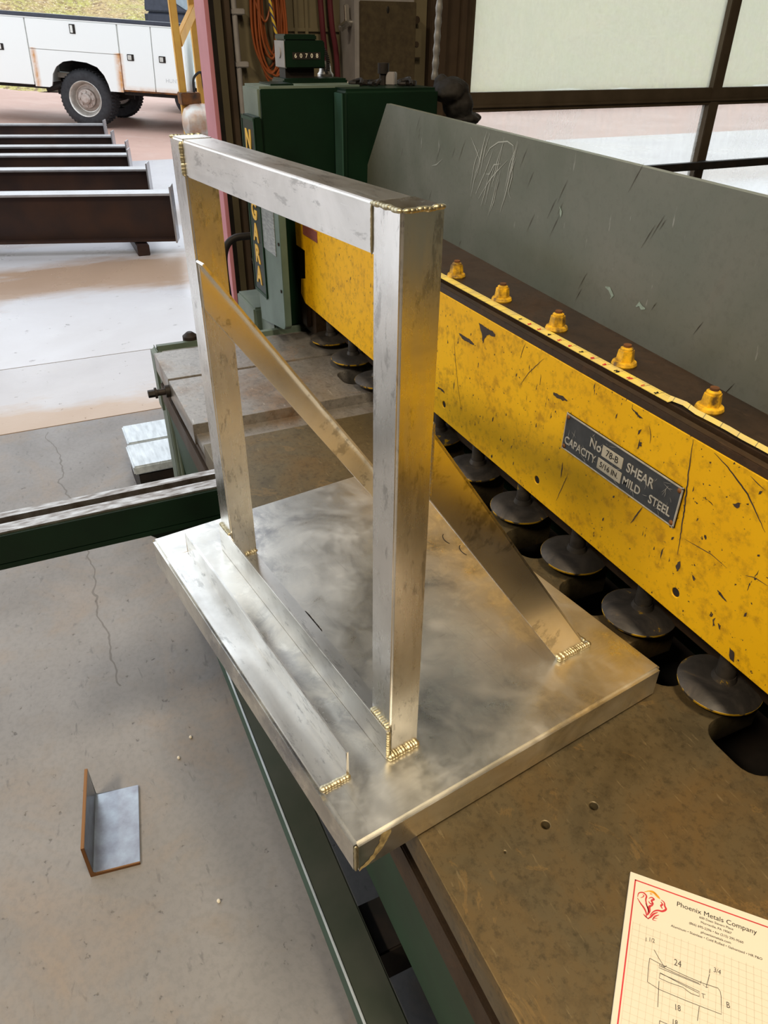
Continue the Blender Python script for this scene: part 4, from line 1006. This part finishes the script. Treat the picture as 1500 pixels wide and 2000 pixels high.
ptext('Aluminum \u2022 Stainless \u2022 Cold Rolled \u2022 Galvanized \u2022 HR P&O', 83.2, -41.6, 3.3, xs=1.03)
lg = MB()
def S(p, w, mbx=lg):
    q = []
    P = [Vector(a) for a in p]; n = len(P)
    for i in range(n - 1):
        a = P[max(0, i - 1)]; b = P[i]; c = P[i + 1]; d = P[min(n - 1, i + 2)]
        for k in range(5):
            t = k / 5; q.append(tuple(0.5 * (2 * b + (-a + c) * t + (2 * a - 5 * b + 4 * c - d) * t * t + (-a + 3 * b - 3 * c + d) * t ** 3)))
    q.append(tuple(P[-1])); stroke(mbx, q, w, pf, taper=True)
for p, w in ([[(9.6, -25), (10.2, -20.5), (14, -18.2), (17.6, -20.4), (17.4, -25.2), (19.4, -31), (22, -37.2)], 1.5],
             [[(9.4, -26), (13, -30.4), (16.5, -33.8), (19, -38), (19.6, -42.6)], 1.6],
             [[(12.4, -24.8), (14.6, -22.6), (15.2, -20.8), (13.6, -20.6)], 0.9],
             [[(20, -22.2), (22.6, -20), (25, -21.2), (22.8, -23.4), (24.4, -26.4), (21.6, -26.8), (20.2, -25)], 1.8],
             [[(24.6, -27.6), (21.4, -30.6), (21.6, -35.2), (20.2, -40.2)], 2.6],
             [[(31.6, -19), (34.6, -20.6), (35.4, -24), (36.8, -27), (33.6, -30.4), (29.4, -31.2), (25.6, -34), (22.6, -39.4)], 1.9],
             [[(31.4, -21), (33.2, -23.4), (31.8, -25.2), (33.6, -28)], 1.7],
             [[(29.6, -33.2), (26, -36.4), (23.4, -40.6), (21, -43.4)], 1.7],
             [[(31, -35.2), (27.4, -38.2), (25.8, -41)], 1.2],
             [[(30, -39.4), (26.6, -40.4), (25.6, -42.4), (29.2, -42.2)], 0.9],
             [[(16.6, -40.2), (19, -42), (22, -43.4)], 1.3],
             [[(17.4, -28), (19.6, -32), (21, -36)], 1.0]): S(p, w)
lg.build('red_emblem', M_REDINK, PD, ang=0)
lo = MB()
for p, w in ([[(14.8, -17.4), (19, -14.6), (23, -13.2), (27, -15), (30.3, -17.6)], 1.3], [[(20, -14.8), (24.2, -14.6), (28, -17.2), (30.6, -18.6)], 1.7], [[(22.6, -15.6), (21, -16.8), (23.6, -17)], .8]): S(p, w, lo)
lo.build('orange_emblem_crest', M_ORINK, PD, ang=0)
sk = MB()
for p in ([(29.4, -71.1), (34, -77), (39.7, -83.5)], [(36.2, -82.9), (39.7, -83.6), (41.4, -81.2)], [(26.2, -80.5), (26, -90), (26.2, -102.4), (36.2, -104.9), (60, -105.4), (89.3, -105.1), (88.9, -95), (88.7, -89.6), (88, -86), (86, -83.6), (73, -84.5), (60, -84), (35.4, -82), (26.2, -80.5)],
          [(35.4, -82.3), (34.8, -85.8), (50, -86.2), (71, -86.7), (71.5, -83.1)], [(35.6, -84), (50, -85.2), (70, -85.9)], [(36.4, -90), (35.9, -95), (45, -95.6), (56.4, -95), (63.5, -97.6), (70.6, -97.4), (70.5, -93.1), (54, -91.6), (37, -90.5)], [(36.4, -90), (54, -92.6), (70, -94.6)],
          [(36, -97.8), (36.8, -120.4)], [(70.9, -105.8), (69.9, -118.5)], [(78.6, -74), (77.4, -80), (75.9, -87.2), (73.2, -85.6)], [(75.9, -87.2), (77.6, -86.2)], [(72.4, -93.8), (75.6, -93.6)], [(73.6, -94), (74.2, -97.4)], [(39.2, -130.9), (60, -131.6), (86, -131.4)], [(39.2, -130.9), (39.4, -145)]):
    stroke(sk, p, 0.5, pf)
for s, x, y, sz in (('1 1/2', 24.5, -64, 5.2), ('24', 50.8, -75.4, 7.4), ('1 3/4', 83, -69.6, 6.0), ('18', 53, -114.5, 7.2), ('B', 94.6, -95.2, 7.2), ('18', 51.6, -129.2, 7.0)):
    pass
sk.build('pencil_sketch', M_PENCIL, PD, ang=0)
for s, x, y, sz, r in (('1', 21.5, -64.5, 5.6, 0.06), ('1/2', 26.5, -63, 5.6, 0.06), ('24', 50.8, -75.4, 8.4, 0.04), ('1', 78.6, -71.5, 6.2, -.05), ('3/4', 85, -68.6, 6.4, -.05), ('18', 53, -114.5, 7.2, .1), ('B', 94.6, -95.2, 7.2, .12), ('18', 51.6, -127.6, 6.6, .05)):
    ptext(s, x, y, sz, M_PENCIL, 'CENTER', 0.0, 'pencil_figure', .8, r)
# ------------------------------------------------------------------ floor items
AI = empty('angle_iron', (-0.026, -0.249, 0), (0, 0, math.atan2(0.096, 0.026)))
tag(AI, 'short offcut of rusty edged steel angle lying on the concrete floor', 'angle iron')
# local y = along leg, local x = length (away)
AI.rotation_euler = (0, 0, math.radians(171.7 - 0))
mb = MB()
th = 0.007
poly = [(0, 0), (0.1, 0), (0.1, th), (th + .004, th), (th, th + .004), (th, 0.1), (0, 0.1)]
mb.prism(poly, lambda u, v, t: (t, -u, v), 0.0, 0.2, 0.0008)
ai = mb.build('angle_section', None, AI); ai.data.materials.append(M_ANGLE)
# pebbles
for i, (x, y) in enumerate(((0.135, -0.02), (-0.3, 0.02), (-.25, -.02))):
    mb = MB(); mb.ell((0, 0, .003), .005, .004, .0035, 8, 6)
    tag(mb.build('grit_chip', M_PAPER, None, (x, y, 0)), 'tiny white chip of grit on the concrete floor', 'grit', 'white grit on the floor')
# stacked bars on a black channel
mb = MB(); mb.box(-1.70, -1.372, 0.10, 0.62, 0, 0.165, .004); tag(mb.build('steel_channel', M_BLACK), 'black steel channel on the floor under two pale bars', 'channel')
mb = MB(); mb.box(-1.71, -1.555, 0.095, 0.60, 0.1655, 0.20, .005); tag(mb.build('steel_bar', M_BARS), 'pale wet steel bar farther from the squaring arm, on the black channel', 'bar')
mb = MB(); mb.box(-1.545, -1.368, 0.085, 0.61, 0.1655, 0.20, .005); tag(mb.build('steel_bar', M_BARS), 'pale wet steel bar nearest the squaring arm, on the black channel', 'bar')
# ------------------------------------------------------------------ I-beams outside
BD = Vector((-0.30, -0.954, 0)).normalized()
ends = [(-5.17, 1.017, 'nearest and largest dark steel I-beam lying on the wet concrete'),
        (-6.35, 1.05, 'second dark steel I-beam counted from the shop'),
        (-7.27, 1.03, 'third dark steel I-beam counted from the shop'),
        (-7.9, 1.11, 'fourth dark steel I-beam counted from the shop'),
        (-8.8, 1.09, 'fifth dark steel I-beam counted from the shop'),
        (-10.02, 1.16, 'farthest dark steel I-beam, just in front of the truck wheel')]
proto = None
for (x, y, lab) in ends:
    zb = 0.09
    if proto is None:
        I = empty('steel_beam', (x, y, zb)); proto = I
        H = 0.345; Wf = 0.17; tf = 0.016; tw = 0.012
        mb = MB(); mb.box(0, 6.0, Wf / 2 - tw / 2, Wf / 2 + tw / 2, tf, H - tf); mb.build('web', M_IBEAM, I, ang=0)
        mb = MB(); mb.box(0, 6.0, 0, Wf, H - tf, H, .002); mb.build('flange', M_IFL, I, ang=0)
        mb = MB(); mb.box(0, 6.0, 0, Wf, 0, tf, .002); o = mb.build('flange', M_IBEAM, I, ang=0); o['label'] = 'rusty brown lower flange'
        mb = MB(); mb.box(-0.012, 0, 0.0, Wf + .0, -0.012, H + 0.045, .002); mb.build('end_plate', M_IFL, I, ang=0)
    else:
        I = dup(proto)
    I.location = (x, y, zb); I.rotation_euler = (0, 0, math.atan2(BD.y, BD.x))
    tag(I, lab, 'steel beam', 'I-beams lying outside the door')
mb = MB(); mb.box(-6.0, 0, -0.045, 0.045, 0, 0.078, .004); o = mb.build('bearer_block', M_IBEAM, None, (-5.03, 0.72, 0)); o.rotation_euler = (0, 0, math.radians(-1))
tag(o, 'dark square bearer under the right ends of the I-beams', 'block')
mb = MB(); mb.box(-6.0, 0, -0.045, 0.045, 0, 0.078, .004); o = mb.build('bearer_block', M_IBEAM, None, (-6.2, -3.6, 0))
tag(o, 'dark square bearer under the far left ends of the I-beams', 'block')
# ------------------------------------------------------------------ service truck
TK = empty('service_truck', (-12.784, 1.198, 0.2), (0, math.radians(2.86), math.radians(64.5)))
tag(TK, 'white rust streaked service body truck parked on the dirt beyond the beams', 'truck')
fnx = lambda u, v, t: (u, t, v)
mb = MB(); mb.box(-2.35, -.5, 0.03, 0.5, 0.5, 1.33); mb.box(.46, 1.62, .03, .5, .5, 1.33); mb.box(-.5, .46, .03, .5, .87, 1.33); mb.box(-2.35, 1.62, 1.5, 1.95, .5, 1.33); mb.box(-2.35, 1.62, .4, 1.6, .55, .62); mb.build('body', M_TRUCK, TK)
mb = MB(); mb.box(-2.36, 1.64, -.01, 0.5, 1.335, 1.385, .01); mb.build('bed_rail', M_DKCAR, TK)
mb = MB(); mb.box(-2.36, 1.63, 0.0, 0.04, 1.318, 1.338, .003); mb.build('top_flange', M_TRUCK, TK)
def tdoor(x0, x1, z0, z1, hx, hz, hw=.10, hh=.085):
    mb = MB(); mb.box(x0 + .006, x1 - .006, 0.0, 0.03, z0, z1, .004); d = mb.build('compartment_door', M_TRUCK, TK)
    mb = MB(); mb.box(hx - hw / 2, hx + hw / 2, -.008, 0.0, hz - hh / 2, hz + hh / 2, .003); h = mb.build('paddle_latch', M_BLACK, d)
    mb = MB(); mb.box(hx - hw / 2 + .012, hx + hw / 2 - .035, -.012, -.007, hz - hh / 2 + .012, hz + hh / 2 - .012, .002); mb.build('paddle', M_CHROME, d)
tdoor(-2.34, -.72, .46, 1.315, -1.14, .93)
tdoor(-.715, .632, .935, 1.315, -.023, 1.219, .085, .12)
tdoor(.64, 1.13, .475, 1.315, .795, .908); tdoor(1.13, 1.62, .475, 1.315, 1.271, .911)
arch = [(.43, .44), (.41, .53), (.36, .65), (.27, .75), (.12, .80), (-.1, .815), (-.24, .79), (-.35, .72), (-.42, .62), (-.44, .53), (-.46, .46), (-.5, .44)]
poly = [(-.71, .93), (-.71, .44)] + arch[::-1] + [(.63, .44), (.63, .93)]
mb = MB(); mb.prism(poly, fnx, 0.002, 0.03); mb.build('fender_panel', M_TRUCK, TK, ang=0)
mb = MB(); mb.box(-.62, .6, 0.62, .66, .3, .9); mb.box(-.5, .46, 0.03, .64, .83, .86); mb.build('wheel_well', M_BLACK, TK)
mb = MB(); mb.box(-2.3, 3.6, .45, .6, .38, .5); mb.box(-2.3, 3.6, 1.35, 1.5, .38, .5); mb.box(-.15, .15, .3, 1.7, .2, .4); mb.box(.62, 1.62, .1, .6, .40, .475); mb.build('chassis', M_BLACK, TK)
mb = MB(); mb.cyl((-.6, .12, .40), (-.38, .2, .46), .045, seg=14); mb.build('exhaust_pipe', M_BLACK, TK)
mb = MB(); mb.box(.63, 1.62, .005, .03, .452, .478, .004); mb.build('rusty_sill', M_RUSTY, TK)
mb = MB(); mb.box(1.72, 3.7, .05, 1.9, .5, 1.2, .06, 3); mb.hexa([(1.75, .1, 1.2), (3.3, .1, 1.2), (3.3, 1.85, 1.2), (1.75, 1.85, 1.2), (1.8, .22, 1.75), (2.9, .22, 1.75), (2.9, 1.73, 1.75), (1.8, 1.73, 1.75)], .03); mb.box(3.6, 4.9, .08, 1.85, .5, 1.12, .06, 3); mb.build('cab', M_TRUCK, TK)
mb = MB(); mb.hexa([(1.9, .11, 1.24), (3.1, .11, 1.24), (3.1, .13, 1.24), (1.9, .13, 1.24), (1.9, .195, 1.65), (2.8, .195, 1.65), (2.8, .22, 1.65), (1.9, .22, 1.65)]); mb.build('cab_window', M_CARGL, TK)
def wheel(x, y, mirror=1, dual=True):
    c = (x, y, .305)
    mb = MB(); R = .392
    mb.lathe([(.245, .0), (.30, -.008), (.355, .004), (.384, .03), (R, .06), (R, .20), (.37, .235), (.25, .235)], c, (0, mirror, 0), 48)
    w = mb.build('tyre', M_TYRE, TK)
    mb = MB()
    for i in range(48):
        a = 2 * PI * i / 48
        for yy in (.075, .135, .19): mb.ell((x + math.cos(a + yy * 2) * R, y + mirror * yy, .305 + math.sin(a + yy * 2) * R), .018, .022, .018, 6, 4)
    mb.build('tread_block', M_TYRE, w)
    mb = MB(); mb.lathe([(.252, .002), (.245, -.004), (.236, .004), (.222, .03), (.205, .10), (.19, .13), (.14, .14)], c, (0, mirror, 0), 40); mb.build('rim', M_CHROME, w)
    mb = MB(); mb.lathe([(.195, .135), (.135, .12), (.13, .06), (.10, .052), (.075, .05), (.07, .0), (.05, -.02), (0, -.022)], c, (0, mirror, 0), 32)
    for i in range(8):
        a = 2 * PI * i / 8; mb.cyl((x + .102 * math.cos(a), y + mirror * .055, .305 + .102 * math.sin(a)), (x + .102 * math.cos(a), y + mirror * .03, .305 + .102 * math.sin(a)), .014, seg=6)
    mb.build('hub', M_HUB, w)
wheel(0, 0.07); wheel(0, .31); wheel(0, 1.9, -1); wheel(3.4, .12); wheel(3.4, 1.88, -1)
text('HUNT', .075, M_FADED, TK, (1.40, -.001, .635), (1, 0, 0), (0, 0, 1), 'CENTER', 0, 'faded_lettering', .0004)
# ------------------------------------------------------------------ dark vehicle farther back
DV = empty('parked_car', (-15.2, 3.0, 0.0), (0, math.radians(2), math.radians(66)))
tag(DV, 'dark grey vehicle parked behind the white truck near the grass bank', 'car')
mb = MB(); mb.box(-.35, 4.2, 0, 1.8, .45, 1.72, .08, 3); mb.build('body', M_DKCAR, DV)
mb = MB(); mb.hexa([(.15, .05, 1.70), (2.6, .05, 1.70), (2.6, 1.75, 1.70), (.15, 1.75, 1.70), (.1, .15, 2.0), (2.4, .15, 2.0), (2.4, 1.65, 2.0), (.1, 1.65, 2.0)], .03); mb.build('cabin', M_CARGL, DV)
mb = MB(); mb.prism([(-.33, 1.68), (.5, 1.68), (.12, 1.86), (-.05, 2.02), (-.30, 2.02)], fnx, .02, 1.78, .02); mb.build('rear_quarter', M_DKCAR, DV)
mb = MB(); mb.box(.0, 2.5, .12, 1.7, 1.985, 2.03, .02); mb.build('roof', M_GREYP, DV)
for x in (.4, 3.3):
    for y in (-.02, 1.58):
        mb = MB(); mb.lathe([(0, .02), (.2, .0), (.3, 0), (.34, .03), (.34, .2), (.2, .22), (0, .22)], (x, y, .34), (0, 1, 0), 32); mb.build('wheel', M_TYRE, DV)
# ------------------------------------------------------------------ forklift beside the door
FK = empty('forklift', (-6.0, 1.30, 0))
tag(FK, 'yellow forklift with a rusty gas tank standing outside behind the pink column', 'forklift')
mb = MB(); mb.box(-.62, -0.03, 0.16, 1.6, 0.18, 0.64, .06, 3); mb.build('counterweight', M_RUSTY, FK)
for (x, y, s) in ((-.07, .075, 1), (-.6, .345, 1), (-.07, 1.6, 1), (-.6, 1.7, 1)):
    mb = MB(); mb.box(x - .03, x + .03, y - .028, y + .028, .6 if s else 0, 2.2, .006); mb.build('guard_post', M_YELF, FK)
mb = MB(); mb.beam((-.07, .095, 1.38), (-.6, .36, 1.60), (0, 0, 1), .04, .09, .004); mb.build('guard_brace', M_YELF, FK)
mb = MB(); mb.box(-.64, -.03, .04, 1.74, 2.17, 2.23, .01); mb.build('guard_roof', M_YELF, FK)
mb = MB(); mb.box(-.14, .02, .04, .2, .93, 1.02, .006); mb.build('bracket', M_RUSTY, FK)
mb = MB(); mb.lathe([(0, -.03), (.06, -.028), (.11, -.005), (.135, .04), (.14, .08), (.14, .55), (.11, .63), (0, .66)], (.02, .06, .80), (0, 1, 0), 32); mb.lathe([(.143, .12), (.143, .15)], (.02, .06, .80), (0, 1, 0), 32); mb.build('gas_tank', M_TANK, FK)
mb = MB(); mb.tube([(-.03, .16, 1.02), (-.03, .17, 1.12), (-.05, .24, 1.16), (-.1, .26, 1.05), (-.05, .28, .95)], .01, 8, smooth=6); mb.build('gas_hose', M_RUBBER, FK)
for x in (-.6, -.2):
    for y in (.45, 1.45):
        mb = MB(); mb.lathe([(0, 0), (.2, 0), (.26, .03), (.26, .13), (.2, .16), (0, .16)], (x, y, .26), (1, 0, 0), 32); mb.build('wheel', M_TYRE, FK)
mb = MB(); mb.box(-.55, -.45, 1.75, 1.85, .05, 2.2, .01); mb.box(-.2, -.1, 1.75, 1.85, .05, 2.2, .01); mb.box(-.55, -.1, 1.76, 1.84, 1.2, 1.3); mb.box(-.5, -.4, 1.85, 2.7, .04, .09); mb.box(-.25, -.15, 1.85, 2.7, .04, .09); mb.build('mast', M_BLACK, FK)
# ------------------------------------------------------------------ wall fittings
mb = MB(); mb.cyl((WX + .035, 0.825, 0.0), (WX + .035, 0.825, 3.2), .011, seg=14); 
for z in (.6, 1.35, 1.52): mb.box(WX, WX + .05, .812, .862, z, z + .02, .003)
tag(mb.build('conduit_pipe', M_GREYP), 'thin grey vertical conduit pipe on the wall beside the orange cord', 'pipe')
SB = empty('switch_box', (WX + .035, 0.868, 1.14)); tag(SB, 'narrow grey switch box with a toggle on the conduit pipe beside the column', 'switch')
mb = MB(); mb.box(-.035, .02, -.028, .0, -.06, .095, .003); mb.build('housing', M_GREYP, SB)
mb = MB(); mb.beam((.018, -.02, -.005), (.045, -.035, -.02), (0, 0, 1), .008, .008, .002); mb.build('toggle', M_STEEL, SB)
# orange cord bundle
EC = empty('extension_cord', (WX, 0.95, 1.30)); tag(EC, 'orange extension cord coiled and hung on the cream wall', 'cord')
rr = random.Random(11)
for k in range(13):
    mb = MB(); w = rr.uniform(.035, .085); cy = rr.uniform(-.012, .014); zb = rr.uniform(-.02, .09); zt = rr.uniform(.52, .62); x = .02 + rr.uniform(0, .05)
    pts = [(x, cy - w * .25, zt), (x + .01, cy - w * .7, zt - .16), (x + .012, cy - w, zb + .16), (x + .015, cy - w * .75, zb + .05), (x + .02, cy, zb), (x + .015, cy + w * .75, zb + .05), (x + .012, cy + w, zb + .17), (x + .006, cy + w * .6, zt - .15), (x, cy + w * .2, zt)]
    mb.tube(pts, .0042, 8, closed=True, smooth=6); mb.build('cord_loop', M_ORANGE, EC)
mb = MB(); mb.tube([(.07, -.06, .28), (.08, -.02, .20), (.075, .02, .30), (.07, .06, .42)], .0042, 8, smooth=6); mb.build('cord_loop', M_ORANGE, EC)
mb = MB(); mb.cyl((0, 0, .60), (.09, 0, .61), .006, seg=10); mb.build('hook', M_STEEL, EC)
mb = MB(); mb.tube([(-2.2, .94, 2.0), (-2.2, .945, 1.6), (-2.2, .965, 1.45), (-2.19, .985, 1.30), (-2.18, 1.0, 1.1), (-2.2, 1.0, .6)], .006, 8, smooth=6)
tag(mb.build('hanging_rope', M_ROPE), 'yellow and dark striped rope hanging in front of the orange cord', 'rope')
for (y0, y1, lab) in ((1.165, 1.185, 'maroon hose hanging on the wall nearest the orange cord'), (1.205, 1.235, 'maroon hose hanging on the wall next to the grey cabinet')):
    mb = MB(); mb.tube([(-2.26, y0, 2.4), (-2.26, y0 + .002, 1.7), (-2.255, y0 + .008, 1.5), (-2.26, y1, 1.35), (-2.26, y1 + .01, .9)], .011, 10, smooth=6)
    tag(mb.build('air_hose', M_MAROON), lab, 'hose')
CB = empty('disconnect_box', (WX, 1.40, 1.30)); tag(CB, 'grey electrical disconnect box with a tan speckled door and side lever', 'electrical box')
mb = MB(); mb.box(.0, .16, -.135, .12, -.02, .29, .004); mb.build('enclosure', M_GREYP, CB)
mb = MB(); mb.box(.155, .170, -.118, .125, -.03, .272, .003); mb.build('door', M_CAB, CB)
mb = MB(); mb.cyl((.12, -.135, .20), (.12, -.16, .20), .014, seg=14); mb.beam((.12, -.155, .26), (.13, -.155, .195), (0, 1, 0), .012, .018, .003); mb.beam((.13, -.155, .20), (.15, -.195, .18), (0, 0, 1), .02, .022, .004); mb.build('lever', M_STEEL, CB)
mb = MB(); mb.cyl((.08, -.14, -.0), (.08, -.15, -.06), .022, .03, seg=18); mb.build('cable_gland', M_STEEL, CB)
mb = MB(); mb.ell((.1705, .0, .245), .002, .006, .012); mb.build('keyhole', M_BLACK, CB)
WO = empty('wall_outlet', (WX, 1.60, 1.44)); tag(WO, 'cream wall outlet plate beside the dark brown door jamb', 'outlet')
mb = MB(); mb.box(0, .03, -.025, .025, -.06, .045, .003); mb.build('plate', M_CREAM, WO)
mb = MB(); mb.cyl((.028, .0, -.01), (.034, .0, -.01), .010, seg=14); mb.cyl((.0, .0, .075), (.03, .0, .075), .014, seg=14); mb.build('socket', M_BROWNT, WO)
